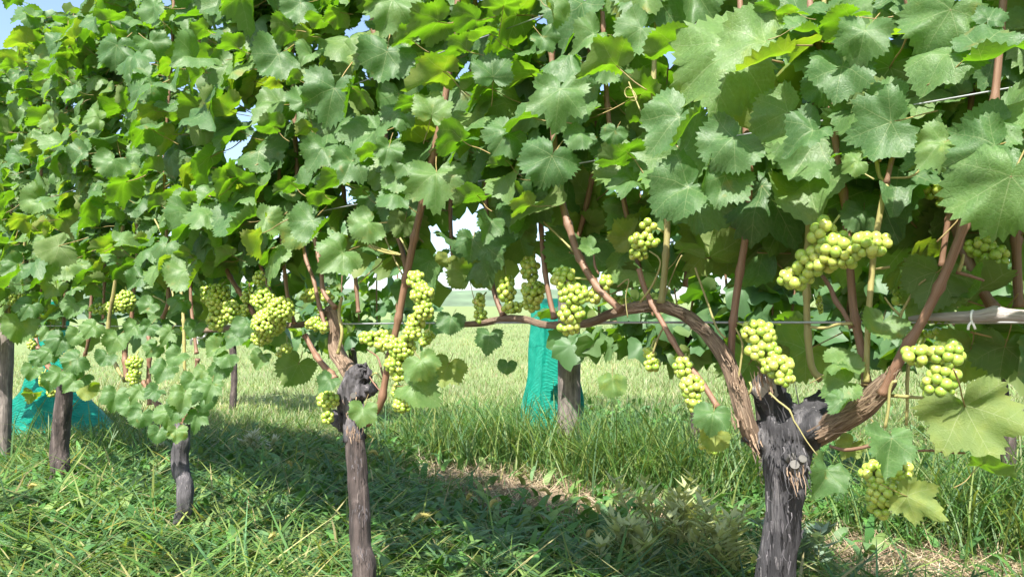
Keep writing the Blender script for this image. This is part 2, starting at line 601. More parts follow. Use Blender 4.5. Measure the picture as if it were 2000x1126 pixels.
def leaf_geometry(seed, teeth, rings, fold=0.3, droop=0.3, bend=0.2, wave=0.06, roll=0.0, lobe=1.0, petiole=True, asym=0.0):
    rr = random.Random(seed)
    n = teeth * 2
    ph = [rr.uniform(0, 6.28) for _ in range(4)]
    outline, smooth = [], []
    for i in range(n):
        a = -180 + 360 * (i + 0.5) / n
        jit = rr.uniform(-0.25, 0.25) * 360 / n
        r = lobe_r(a + jit, lobe)
        tooth = (0.025 + 0.085 * rr.random()) if i % 2 == 0 else -0.02
        if abs(a) > 168: tooth = 0
        r = r * (1 + tooth * 1.25) * (1 + 0.05 * math.sin(math.radians(a) * 2 + ph[0])) * (1 + asym * math.sin(math.radians(a)))
        aa = math.radians(a + jit)
        outline.append((math.sin(aa) * r, math.cos(aa) * r))
        a0 = math.radians(a)
        r0 = lobe_r(a, lobe) * (1 + 0.05 * math.sin(a0 * 2 + ph[0])) * (1 + asym * math.sin(a0))
        smooth.append((math.sin(a0) * r0, math.cos(a0) * r0))
    fr = {1: [1.0], 2: [0.55, 1.0], 3: [0.35, 0.7, 1.0], 5: [0.18, 0.4, 0.62, 0.82, 1.0]}[rings]

    def z(x, y):
        r = math.hypot(x, y)
        a = math.atan2(x, y)
        ax = abs(x)
        zz = fold * (math.sqrt(ax * ax + 0.0016) - 0.04)
        zz -= droop * r * r
        zz -= bend * (y * y if y > 0 else 0.5 * y * y)
        zz += wave * r * r * (1.5 * math.sin(4 * a + ph[1]) + 0.9 * math.sin(7 * a + ph[2]))
        zz += 0.19 * noise.noise(Vector((x * 2.6 + ph[3] * 5, y * 2.6, ph[0]))) + 0.03 * noise.noise(Vector((x * 7 + ph[1] * 5, y * 7, ph[2])))
        return zz
    verts = [(0, 0, z(0, 0))]
    uv = [(0, 0)]
    for k in fr:
        for (x, y), (xs, ys) in zip(outline, smooth):
            px, py = (x, y) if k == 1.0 else (xs * k, ys * k)
            zz = z(xs * k, ys * k)
            qx = px
            if roll:                                    # one half rolls up over a small radius
                sg = 1 if roll > 0 else -1
                e = max(0.0, sg * px - 0.16)
                an = min(e / (0.22 / abs(roll)), 2.6)
                rad = 0.22 / abs(roll)
                qx = sg * (0.16 + rad * math.sin(an)) if e > 0 else px
                zz += rad * (1 - math.cos(an))
            verts.append((qx, py, zz))
            uv.append((px, py))
    faces = [(0, 1 + (i + 1) % n, 1 + i) for i in range(n)]
    for q in range(len(fr) - 1):
        b0, b1 = 1 + q * n, 1 + (q + 1) * n
        for i in range(n):
            j = (i + 1) % n
            faces.append((b0 + i, b0 + j, b1 + j, b1 + i))
    # drop the faces that bridge the notch at the stalk
    faces = [f for f in faces if not (any(((i - 1) % n) == n - 1 and i for i in f) and any(((i - 1) % n) == 0 and i for i in f))]
    return verts, faces, uv


def leaf_mesh(name, petiole_dir=(0.0, -0.62, -0.42), **kw):
    v, f, uv = leaf_geometry(**kw)
    mb = MB()
    # the winding above makes +z the upper side
    mb.add(v, f, uv, 0)
    d = Vector(petiole_dir)
    z0 = v[0][2]
    tube(mb, [(0, 0.01, z0 - 0.004), d * 0.25 + Vector((0, 0, -0.03 + z0)), d * 0.6 + Vector((0.01, 0, -0.02)), d * 1.0],
         [0.012, 0.0105, 0.0105, 0.014], segs=5, step=0.12, mi=1)
    return mb.mesh(name, [M_LEAF, M_PET])


def check_up(me):
    pass


VARS = {
    'f': [dict(fold=0.28, droop=0.34, bend=0.20, wave=0.09), dict(fold=0.42, droop=0.15, bend=0.48, wave=0.10),
          dict(fold=0.02, droop=0.62, bend=0.15, wave=0.12, asym=0.08), dict(fold=0.50, droop=0.40, bend=-0.18, wave=0.10, asym=-0.08)],
    'v': [dict(fold=0.55, droop=0.25, bend=0.15, wave=0.06), dict(fold=0.8, droop=0.35, bend=0.25, wave=0.07),
          dict(fold=0.65, droop=0.45, bend=-0.05, wave=0.09, asym=0.12)],
    'd': [dict(fold=-0.30, droop=0.45, bend=0.25, wave=0.08), dict(fold=0.1, droop=0.75, bend=0.4, wave=0.09),
          dict(fold=-0.1, droop=0.5, bend=0.7, wave=0.06)],
    'L': [dict(fold=0.22, droop=0.25, bend=0.25, wave=0.07), dict(fold=0.4, droop=0.35, bend=0.1, wave=0.08)],
    'c': [dict(fold=0.35, droop=-0.10, bend=-0.35, wave=0.07), dict(fold=0.25, droop=0.1, bend=0.35, wave=0.06, roll=0.9),
          dict(fold=0.2, droop=0.1, bend=0.2, wave=0.06, roll=-1.2)],
}
LEAF = {}
_s = 0
for key, lst in VARS.items():
    LEAF[key] = []
    for kw in lst:
        for lob in ((1.25, 1.0) if key == 'L' else (0.65, 0.2)):
            _s += 1
            pd = (random.uniform(-0.15, 0.15), random.uniform(-0.75, -0.45), random.uniform(-0.6, -0.25))
            LEAF[key].append(leaf_mesh('leaf', pd, seed=_s, teeth=38, rings=5, lobe=lob, **kw))
LEAF['p'], LEAF['m'] = LEAF['c'][2:4], LEAF['c'][4:6]
ALL_LEAF = [m for k in ('f', 'v', 'd', 'c', 'L') for m in LEAF[k]] + LEAF['f'] + LEAF['v']
LOW = [leaf_geometry(seed=100 + i, teeth=13, rings=2, **VARS[k][i % 3]) for i, k in enumerate('fvdcfvdf')]


def leaf_matrix(origin, N, T, s):
    N = N.normalized()
    T = (T - N * T.dot(N)).normalized()
    X = T.cross(N)
    m = Matrix(((X.x, T.x, N.x, 0), (X.y, T.y, N.y, 0), (X.z, T.z, N.z, 0), (0, 0, 0, 1)))
    return Matrix.Translation(origin) @ m @ Matrix.Scale(s, 4)


def joined_leaves(name, mats, parent, material, seed=1):
    """many leaves no one could tell apart, as one mesh with a random value stored per leaf"""
    V, F, U, Rn = [], [], [], []
    rr = random.Random(seed)
    base = 0
    for m in mats:
        v, f, uv = LOW[rr.randrange(len(LOW))]
        a = np.array(v) @ np.array(m.to_3x3()).T + np.array(m.translation)
        V.append(a)
        F += [tuple(i + base for i in q) for q in f]
        U += uv
        Rn += [rr.random()] * len(v)
        base += len(v)
    me = bpy.data.meshes.new(name)
    me.from_pydata(np.concatenate(V).tolist(), [], F)
    uvl = me.uv_layers.new(name='UVMap')
    li = np.empty(len(me.loops), dtype=np.int32)
    me.loops.foreach_get('vertex_index', li)
    uvl.data.foreach_set('uv', np.array(U, dtype=np.float32)[li].ravel())
    at = me.attributes.new('rnd', 'FLOAT', 'POINT')
    at.data.foreach_set('value', np.array(Rn, dtype=np.float32))
    me.materials.append(material)
    me.polygons.foreach_set('use_smooth', np.ones(len(me.polygons), dtype=bool))
    o = link(bpy.data.objects.new(name, me), parent)
    o['kind'] = 'stuff'
    return o


# ------------------------------------------------------------------ the vines of the near row
VINE_LABELS = [
    'grapevine whose grey cane lies on the wire at the right edge',
    'nearest grapevine with thick charcoal forked trunk and pale cut stub',
    'grapevine with black knotty head on a slim ringed trunk, bunches at its right',
    'grapevine with short crooked grey trunk, its head wrapped in low leaves',
    'grapevine with straight trunk standing before the green net heap',
    'last grapevine of the near row, beside the wooden post at the left edge',
]
T1 = P(1530, 640)
SP = 0.945
VB = []
for i in range(6):
    q = T1 + DIR * (SP * (i - 1))
    if i == 2: q = P(703, 640)
    if i == 3: q = P(350, 640)
    if i == 4: q = P(122, 640)
    if i == 5: q = P(122, 640) + DIR * 1.0
    if i == 0: q = T1 - DIR * 0.9
    VB.append(Vector((q.x, q.y, 0)))
VINES = []
for i in range(6):
    o = empty('grapevine', VB[i])
    tag(o, VINE_LABELS[i], 'grapevine', 'grapevines of the near row')
    VINES.append(o)


def vine_of_s(p):
    s = (p - VB[1]).dot(DIR)
    best, bi = 1e9, 0
    for i in range(6):
        d = abs(s - (VB[i] - VB[1]).dot(DIR))
        if d < best: best, bi = d, i
    return bi


def pxtube(name, vine, pts, mat, off=0.0, segs=9, step=0.012, rough=0.0, nodes=0.0, nscale=40, extra=(), fiber=0.0):
    """pts: (px, py, radius px[, own offset]); offset is metres towards the camera from the row's plane"""
    mb = MB()
    for q in (pts,) + tuple(extra):
        w, r = [], []
        for p in q:
            o = p[3] if len(p) > 3 else off
            w.append(P(p[0], p[1], o))
            r.append(p[2] * depth(p[0], p[1], o) / FOC)
        tube(mb, w, r, segs=segs, step=step, rough=rough, nodes=nodes, nscale=nscale, fiber=fiber)
    return mb.obj(name, [mat], VINES[vine] if isinstance(vine, int) else vine)


def fused_wood(name, vine, paths, mat, voxel, amp, knots=(), seed=0):
    """several overlapping limbs fused into one skin, then given bark relief; knots: (px, py, off, radius, height)"""
    mb = MB()
    for q in paths:
        w, r = [], []
        for p in q:
            o = p[3] if len(p) > 3 else 0.0
            w.append(P(p[0], p[1], o))
            r.append(p[2] * depth(p[0], p[1], o) / FOC)
        tube(mb, w, r, segs=16, step=0.012, rough=0.06, nscale=30)
    tmp = mb.obj('tmp_wood', [mat])
    md = tmp.modifiers.new('r', 'REMESH')
    md.mode = 'VOXEL'
    md.voxel_size = voxel
    md2 = tmp.modifiers.new('s', 'SMOOTH')
    md2.iterations = 3
    dg = bpy.context.evaluated_depsgraph_get()
    me = bpy.data.meshes.new_from_object(tmp.evaluated_get(dg))
    old = tmp.data
    bpy.data.objects.remove(tmp)
    bpy.data.meshes.remove(old)
    kn = [(P(k[0], k[1], k[2]), k[3], k[4]) for k in knots]
    for v in me.vertices:
        p = v.co
        q = Vector((p.x * 55, p.y * 55, p.z * 11)) + Vector((seed, 0, 0))
        hk = 1.0 + 1.1 * max(0.0, min(1.0, (p.z - 0.36) / 0.06)) if seed == 3 else 1.0
        h = amp * hk * (noise.fractal(q, 0.9, 2.1, 3) + 0.7 * noise.noise(p * 28))
        h += amp * 0.9 * abs(noise.noise(Vector((p.x * 120, p.y * 120, p.z * 16))))
        for (c, rad, ht) in kn:
            d = (p - c).length / rad
            if d < 2.2: h += ht * math.exp(-d * d * 1.3) * (1 + 0.5 * noise.noise(p * 160))
        v.co = p + v.normal * h
    me.materials.clear()
    me.materials.append(mat)
    me.polygons.foreach_set('use_smooth', np.ones(len(me.polygons), dtype=bool))
    me.update()
    return link(bpy.data.objects.new(name, me), VINES[vine])


def base_of(vine, px, r_px, y_top):
    """trunk path from the soil up to the lowest drawn point"""
    b = VB[vine]
    q = project(Vector((b.x, b.y, -0.03)))
    return (q[0] - 8, q[1], r_px)


# vine 1: the big one
b1 = base_of(1, 1515, 50, 1126)
fused_wood('trunk', 1, [
    [b1, (1508, 1350, 42), (1516, 1126, 37), (1531, 1000, 36), (1532, 930, 39), (1538, 870, 46), (1540, 825, 44)],
    [(1535, 880, 42), (1495, 862, 24, 0.01), (1462, 842, 22, 0.02)],
    [(1538, 850, 42), (1518, 800, 30), (1500, 770, 26, 0.015), (1491, 752, 25, 0.02)],
    [(1545, 850, 44), (1590, 835, 32), (1640, 815, 23, 0.01), (1665, 800, 22, 0.015)],
    [(1545, 840, 36), (1585, 800, 26, -0.02), (1612, 770, 20, -0.03)],
    [(1540, 900, 36), (1552, 905, 26, 0.03)],
], M_BARK, 0.0045, 0.0042, knots=[(1552, 912, 0.06, 0.012, 0.010), (1580, 880, 0.03, 0.016, 0.007), (1500, 900, 0.03, 0.015, 0.006),
                                  (1545, 985, 0.03, 0.006, 0.004), (1550, 1050, 0.03, 0.007, 0.005), (1520, 1060, 0.03, 0.006, 0.004),
                                  (1545, 1010, 0.03, 0.008, 0.004)], seed=3)
for (px, py, rp, oo) in ((1552, 908, 9.5, 0.060), (1566, 897, 8, 0.056), (1546, 892, 7, 0.054)):
    mb = MB()
    c = P(px, py, oo)
    d = (CAM - c).normalized() * 0.009 + Vector((random.uniform(-.004, .004), 0, 0.003))
    rr = rp * depth(px, py, oo) / FOC
    tube(mb, [c - d * 1.2, c, c + d * 0.4], [rr * 0.9, rr, rr * 0.96], segs=12, step=0.005, rough=0.06, nscale=120)
    mb.obj('pruning_stub', [M_CUT], VINES[1], smooth=False)
pxtube('pruning_stub', 1, [(1500, 775, 21, 0.018), (1490, 752, 25, 0.025), (1484, 742, 23, 0.03), (1480, 738, 15, 0.032)], M_PALEWOOD, segs=16, step=0.006, rough=0.12, nscale=60)
pxtube('arm', 1, [(q[0], q[1], q[2] * 0.74, q[3] if len(q) > 3 else 0.0) for q in [(1500, 885, 18, -0.01), (1470, 850, 22, 0.02), (1450, 800, 21, 0.035), (1436, 745, 20, 0.035), (1412, 690, 19, 0.03), (1375, 645, 17, 0.025), (1335, 614, 16, 0.02),
                  (1285, 597, 14, 0.015), (1235, 602, 14, 0.01), (1195, 612, 12, 0.005), (1150, 630, 10, 0), (1095, 634, 9), (1062, 634, 8.5),
                  (1025, 624, 8.5), (985, 622, 8), (940, 631, 7.5), (895, 634, 6.5), (862, 632, 5.5)]], M_CANE, segs=24, step=0.006, rough=0.08, nscale=70, fiber=0.30)
pxtube('arm', 1, [(1590, 848, 22, -0.01), (1640, 820, 22, 0.02), (1680, 795, 21, 0.025), (1715, 762, 20, 0.03), (1738, 738, 15, 0.03)], M_CANE, segs=24, step=0.006, rough=0.10, nscale=70, fiber=0.32,
       extra=([(1655, 825, 9, 0.01), (1690, 800, 9, 0.01), (1715, 780, 8, 0.01)],))

def shreds(vine, spots, mat, n, seed, length=(0.012, 0.035)):
    """loose strips of peeling bark standing off the wood; spots: (px, py, off, spread px, direction px)"""
    rr = random.Random(seed)
    mb = MB()
    for _ in range(n):
        px, py, off, sp, (dx, dy) = rr.choice(spots)
        x, y = px + rr.gauss(0, sp), py + rr.gauss(0, sp)
        c = P(x, y, off + rr.uniform(-0.002, 0.006))
        d = (P(x + dx * 10, y + dy * 10, off) - P(x, y, off)).normalized()
        out = (CAM - c).normalized()
        w = out.cross(d).normalized() * rr.uniform(0.0004, 0.0012)
        L = rr.uniform(*length)
        tl = rr.uniform(0.05, 0.4)
        pts = [c, c + d * L * 0.4 + out * L * tl * 0.3 + w * rr.uniform(-2, 2), c + d * L * 0.8 + out * L * tl + w * rr.uniform(-4, 4)]
        v = []
        for k, q in enumerate(pts):
            v += [q - w * (1 - 0.35 * k), q + w * (1 - 0.35 * k)]
        mb.add(v, [(0, 1, 3, 2), (2, 3, 5, 4)], [(0.2, rr.random())] * 6)
    return tag(mb.obj('peeling_bark', [mat], VINES[vine]), kind='stuff')


shreds(1, [(1450, 830, 0.045, 10, (-.3, -1)), (1440, 760, 0.052, 7, (-.3, -1)), (1425, 710, 0.047, 6, (-.5, -1)), (1470, 860, 0.04, 10, (.3, 1)), (1380, 650, 0.04, 5, (-1, -.8)),
           (1330, 612, 0.034, 5, (-1, -.4)), (1260, 600, 0.026, 5, (-1, 0)), (1120, 632, 0.012, 4, (-1, 0))], M_CANE, 110, 5)
shreds(1, [(1650, 815, 0.04, 10, (1, -.6)), (1690, 790, 0.045, 9, (1, -.7)), (1725, 755, 0.045, 8, (.7, -1)), (1600, 840, 0.045, 12, (1, -.5))], M_CANE, 80, 6)
shreds(1, [(1540, 870, 0.055, 22, (.1, 1)), (1545, 930, 0.05, 16, (.1, 1)), (1560, 925, 0.06, 9, (.2, 1)), (1500, 870, 0.04, 14, (-.2, 1)), (1530, 820, 0.05, 18, (-.3, -1))], M_BARK, 55, 7, (0.012, 0.035))
shreds(1, [(1555, 920, 0.058, 9, (.2, 1)), (1490, 760, 0.045, 10, (-.2, -1))], M_CANE, 40, 8)
shreds(1, [(1530, 960, 0.036, 16, (.05, 1)), (1525, 1020, 0.036, 17, (0, 1)), (1518, 1080, 0.036, 18, (0, 1)), (1540, 860, 0.055, 22, (.1, 1))], M_BARK3, 40, 17, (0.008, 0.022))
shreds(2, [(695, 900, 0.020, 9, (0, 1)), (703, 1000, 0.020, 9, (0, 1)), (705, 1080, 0.022, 9, (0, 1))], M_BARK3, 40, 27, (0.006, 0.018))
shreds(2, [(690, 840, 0.022, 8, (0, 1)), (665, 700, 0.02, 7, (-.4, -1)), (655, 650, 0.018, 5, (0, -1)), (690, 790, 0.035, 14, (.2, 1))], M_CANE, 70, 9, (0.008, 0.025))

BR, GR = M_SHOOT, M_GREENSHOOT
SHOOTS = [
    (1, BR, 0.02, [(1694, 755, 12), (1684, 690, 11), (1668, 610, 10.5), (1660, 520, 10), (1650, 400, 10), (1640, 330, 10), (1625, 225, 10), (1603, 115, 9), (1585, 30, 9), (1575, -60, 8), (1560, -260, 7)]),
    (1, GR, 0.035, [(1692, 745, 7), (1695, 640, 7.5), (1706, 500, 7.5), (1720, 410, 7.5), (1731, 358, 7.5)]),
    (1, BR, 0.035, [(1731, 358, 7), (1742, 312, 6.5), (1757, 268, 6), (1770, 215, 5)]),
    (1, GR, 0.035, [(1731, 356, 5), (1718, 345, 5), (1713, 320, 5.5), (1708, 296, 5.5)]),
    (1, BR, 0.05, [(1722, 770, 10), (1762, 690, 12), (1802, 625, 11.5), (1852, 520, 11.5), (1888, 425, 11), (1915, 340, 10.5), (1935, 250, 10), (1950, 120, 9), (1962, -40, 9), (1970, -260, 7)]),
    (1, BR, 0.03, [(1705, 790, 7), (1745, 735, 7), (1782, 665, 6), (1800, 630, 5)]),
    (1, GR, -0.01, [(1604, 740, 9), (1585, 715, 9), (1577, 640, 8.5), (1576, 560, 8), (1580, 430, 8), (1588, 345, 7.5), (1598, 240, 6), (1606, 100, 6), (1612, -80, 6)]),
    (1, BR, 0.02, [(1427, 725, 9), (1431, 640, 9), (1443, 545, 9.5), (1455, 470, 9), (1463, 400, 9), (1462, 320, 8.5), (1455, 235, 8), (1452, 150, 8), (1446, 20, 7), (1440, -200, 6)]),
    (1, BR, 0.045, [(1664, 640, 6), (1645, 605, 6), (1632, 588, 7), (1622, 562, 5.5), (1606, 538, 5)]),
    (1, BR, 0.05, [(1402, 795, 7), (1370, 745, 7.5), (1335, 700, 7), (1295, 632, 7), (1262, 570, 7), (1248, 525, 6.5)]),
    (1, BR, -0.02, [(1248, 525, 6.5), (1238, 470, 6), (1222, 410, 6.5), (1208, 330, 6.5), (1190, 240, 6), (1180, 100, 6), (1172, -100, 5)]),
    (1, GR, 0.02, [(1292, 592, 9), (1298, 530, 8), (1303, 455, 8), (1301, 410, 7.5), (1292, 340, 7.5), (1284, 270, 7), (1276, 200, 6.5), (1278, 115, 6), (1285, 0, 6), (1290, -200, 5)]),
    (1, BR, 0.035, [(1213, 605, 9), (1168, 562, 9), (1133, 505, 9), (1112, 445, 9), (1098, 395, 8.5), (1088, 330, 8), (1080, 240, 8), (1078, 120, 7), (1070, -60, 6)]),
    (1, BR, 0.0, [(1083, 622, 7), (1072, 575, 6.5), (1062, 510, 6), (1056, 430, 6), (1050, 340, 6), (1046, 230, 5), (1040, 60, 5), (1036, -120, 5)]),
    (1, BR, 0.0, [(983, 617, 7), (968, 580, 6), (957, 530, 5.5), (954, 490, 5), (950, 400, 5), (948, 280, 5), (956, 120, 5), (960, -100, 5)]),
    (1, BR, -0.06, [(1120, 500, 6), (1150, 380, 7), (1168, 270, 7), (1158, 180, 7), (1152, 80, 7), (1148, 0, 6), (1140, -150, 6)]),
    (1, BR, -0.08, [(1338, 560, 6), (1350, 420, 6), (1345, 300, 6), (1358, 160, 6), (1365, 0, 6), (1370, -200, 5)]),
    (0, BR, -0.05, [(1940, 602, 13), (1915, 560, 12.5), (1890, 510, 12), (1868, 450, 11.5), (1846, 390, 10), (1826, 330, 9), (1800, 230, 9), (1780, 100, 9), (1770, -80, 8)]),
    (0, BR, -0.03, [(1838, 520, 7), (1850, 440, 7), (1862, 380, 7), (1890, 250, 7), (1908, 80, 7), (1915, -100, 6)]),
    (0, BR, -0.08, [(1990, 600, 11), (1985, 480, 11), (1990, 350, 10), (2000, 200, 9), (2010, 0, 9)]),
    (2, BR, 0.06, [(716, 826, 8), (742, 790, 9), (752, 745, 8.5), (760, 700, 8.5), (776, 632, 8.5), (790, 560, 9), (806, 480, 9), (826, 390, 9), (846, 300, 9), (862, 235, 8.5), (876, 150, 8), (889, 60, 8), (895, -20, 7.5), (900, -160, 6)]),
    (2, BR, 0.0, [(800, 560, 6), (786, 490, 6), (770, 440, 6), (760, 380, 6), (757, 300, 6.5), (745, 200, 6), (735, 100, 6), (722, -10, 6), (715, -120, 5)]),
    (2, BR, 0.03, [(636, 640, 5), (622, 590, 5), (612, 545, 4.5), (596, 500, 4.5), (588, 430, 4.5), (580, 340, 5), (575, 220, 5), (570, 90, 5), (566, -80, 4)]),
    (2, BR, 0.05, [(655, 600, 5.5), (632, 570, 5.5), (626, 520, 5), (608, 440, 5)]),
    (2, GR, 0.04, [(660, 690, 4), (668, 650, 4), (662, 610, 4), (668, 580, 4)]),
    (2, BR, -0.05, [(700, 610, 5), (690, 500, 5), (672, 380, 5), (668, 250, 5), (660, 120, 5), (655, -60, 4)]),
    (2, BR, -0.03, [(890, 560, 5), (880, 400, 5), (905, 240, 5), (925, 90, 5), (930, -100, 5)]),
    (2, BR, 0.02, [(596, 655, 6), (618, 695, 7), (636, 718, 8), (655, 740, 9)]),
    (3, BR, 0.05, [(500, 620, 6), (478, 585, 6), (452, 545, 5.5), (432, 500, 5.5), (418, 450, 5), (408, 360, 5), (400, 250, 5), (390, 100, 4), (385, -60, 4)]),
    (3, BR, 0.05, [(575, 632, 5), (562, 580, 5), (555, 520, 4.5), (548, 450, 4.5), (545, 330, 4.5), (540, 200, 4.5)]),
    (3, BR, 0.05, [(537, 590, 4), (520, 550, 4.5), (505, 505, 4.5), (492, 450, 4.5), (480, 300, 4)]),
    (3, BR, 0.06, [(318, 620, 5), (328, 590, 5), (328, 540, 4.5), (325, 480, 4.5), (325, 440, 4), (322, 300, 4), (335, 120, 4), (340, -20, 4)]),
    (3, GR, 0.08, [(243, 742, 4), (225, 710, 4.5), (214, 670, 4.5), (212, 630, 4.5), (222, 570, 4.5), (230, 510, 4), (240, 440, 3.5), (246, 360, 3)]),
    (3, GR, 0.06, [(361, 750, 4), (360, 680, 4), (358, 620, 4), (353, 560, 4), (348, 500, 3.5), (345, 420, 3)]),
    (3, BR, 0.04, [(292, 790, 5), (290, 740, 5.5), (292, 680, 5), (288, 640, 4)]),
    (3, BR, 0.04, [(384, 690, 4.5), (378, 640, 4.5), (373, 590, 4), (372, 540, 4)]),
    (3, BR, 0.0, [(345, 822, 9), (318, 800, 8), (300, 780, 6), (280, 745, 5)]),
    (3, BR, 0.0, [(360, 825, 9), (372, 790, 7), (380, 750, 6), (386, 700, 5)]),
    (3, BR, 0.0, [(247, 745, 6), (244, 690, 7), (246, 660, 8), (255, 640, 6), (262, 560, 4), (268, 480, 4), (266, 300, 4)]),
    (4, BR, 0.02, [(118, 740, 8), (95, 715, 6), (78, 690, 5), (70, 650, 4.5), (75, 590, 4), (85, 540, 4), (80, 400, 4), (82, 200, 3.5)]),
    (4, BR, 0.02, [(128, 738, 8), (150, 715, 5), (165, 695, 4), (175, 640, 4), (180, 500, 3.5), (176, 300, 3.5)]),
    (4, GR, 0.05, [(40, 610, 3.5), (42, 560, 3.5), (46, 500, 3), (52, 430, 3)]),
    (4, BR, 0.0, [(125, 640, 4), (128, 520, 4), (120, 400, 3.5), (130, 200, 3.5), (135, 60, 3)]),
    (4, BR, 0.0, [(200, 640, 4), (205, 500, 3.5), (198, 350, 3.5), (210, 150, 3.5), (212, 10, 3)]),
    (5, BR, 0.0, [(20, 640, 3.5), (18, 500, 3.5), (25, 350, 3), (20, 200, 3), (28, 80, 3)]),
]
for vi, mat, off, pts in SHOOTS:
    pxtube('shoot', vi, [(p[0], p[1], p[2] * 0.80) for p in pts], mat, off=off, segs=8, step=0.008, nodes=0.055 + 0.01 * (len(pts) % 3), rough=0.03, nscale=50)

# vine 2
b2 = base_of(2, 705, 24, 1126)
fused_wood('trunk', 2, [
    [b2, (712, 1122, 23), (704, 1060, 20), (702, 1000, 20), (698, 930, 20), (694, 870, 20), (693, 842, 19)],
], M_BARK2, 0.0035, 0.0022, knots=[(700, 880, 0.03, 0.006, 0.005), (702, 915, 0.03, 0.009, 0.006), (705, 940, 0.03, 0.008, 0.006), (706, 966, 0.03, 0.008, 0.006),
                                   (712, 990, 0.02, 0.010, 0.006), (690, 985, 0.02, 0.010, 0.004), (708, 1024, 0.03, 0.007, 0.005), (704, 1060, 0.03, 0.008, 0.005), (698, 1095, 0.03, 0.012, 0.008),
                                   (722, 1110, 0.02, 0.016, 0.010)], seed=9)
fused_wood('head', 2, [
    [(693, 858, 19), (690, 830, 20), (684, 800, 22), (688, 765, 24), (700, 735, 22), (715, 728, 12)],
    [(676, 825, 18), (655, 815, 13), (643, 815, 8)],
    [(700, 800, 16), (712, 820, 12), (722, 825, 9)],
    [(690, 765, 20), (718, 762, 10), (728, 758, 6)],
], M_BARK3, 0.003, 0.010, knots=[(690, 778, 0.04, 0.008, 0.006), (680, 800, 0.04, 0.010, 0.008), (705, 760, 0.04, 0.01, 0.008)], seed=21)
pxtube('arm', 2, [(692, 740, 16), (676, 715, 15), (660, 692, 14), (654, 665, 11.5), (656, 640, 11), (650, 615, 11), (640, 603, 8)], M_CANE, segs=20, step=0.006, rough=0.10, nscale=80, fiber=0.32)
pxtube('cane', 2, [(642, 604, 6), (622, 622, 6), (585, 634, 6), (540, 634, 6), (490, 636, 6.5), (440, 642, 6), (396, 645, 5)], M_CANE, off=0.01, segs=9, step=0.012, rough=0.1, nscale=70)
mb = MB()
c = P(690, 772, 0.06)
rr = 6 * depth(690, 772, 0.06) / FOC
d = (CAM - c).normalized() * 0.008
tube(mb, [c - d, c, c + d * 0.5], [rr, rr, rr * 0.95], segs=10, step=0.004, rough=0.08, nscale=120)
mb.obj('pruning_stub', [M_CUT], VINES[2], smooth=False)

# vines 3, 4, 5 and the cane of vine 0
q3 = base_of(3, 345, 14, 1040)
fused_wood('trunk', 3, [[(q3[0] - 4, q3[1], 13), (346, 1035, 11), (358, 1000, 15), (362, 960, 16), (353, 915, 16), (352, 880, 16), (356, 850, 15), (350, 828, 14)],
                        [(354, 845, 13), (365, 828, 9), (372, 815, 7)]], M_BARK3, 0.004, 0.003,
           knots=[(348, 930, 0.03, 0.01, 0.008), (350, 955, 0.03, 0.01, 0.006), (358, 980, 0.03, 0.012, 0.006), (345, 900, 0.02, 0.01, 0.005)], seed=31)
q4 = base_of(4, 118, 17, 930)
fused_wood('trunk', 4, [[(q4[0], q4[1], 19), (118, 925, 17), (116, 880, 17), (119, 840, 16), (124, 790, 16), (126, 745, 15), (122, 728, 12)]], M_BARK2, 0.004, 0.0025,
           knots=[(112, 850, 0.03, 0.012, 0.004), (125, 800, 0.03, 0.012, 0.004)], seed=41)
mb = MB()
tube(mb, [VB[5] + Vector((0, 0, -0.03)), VB[5] + Vector((0.01, 0, 0.2)), VB[5] + Vector((0, 0.01, 0.42))], [0.036, 0.032, 0.028], segs=10, step=0.03, rough=0.15, nscale=40)
mb.obj('trunk', [M_BARK2], VINES[5])
mb = MB()
tube(mb, [VB[0] + Vector((0, 0, -0.03)), VB[0] + Vector((0.01, 0, 0.25)), VB[0] + Vector((-0.01, 0.01, 0.5)), VB[0] + DIR * 0.05 + Vector((0, 0, 0.6))], [0.036, 0.032, 0.034, 0.02], segs=12, step=0.02, rough=0.15, nscale=40)
mb.obj('trunk', [M_BARK], VINES[0])
pxtube('cane', 0, [(1775, 622, 4, 0.02), (1810, 619, 7, 0.02), (1870, 618, 10, 0.02), (1915, 617, 12, 0.02), (1945, 612, 16, 0.02), (1965, 614, 13, 0.02), (2010, 617, 12, 0.02), (2120, 622, 13, 0.02), (2300, 628, 14, 0.01)],
       M_PALEWOOD, segs=12, step=0.008, rough=0.08, nscale=70)

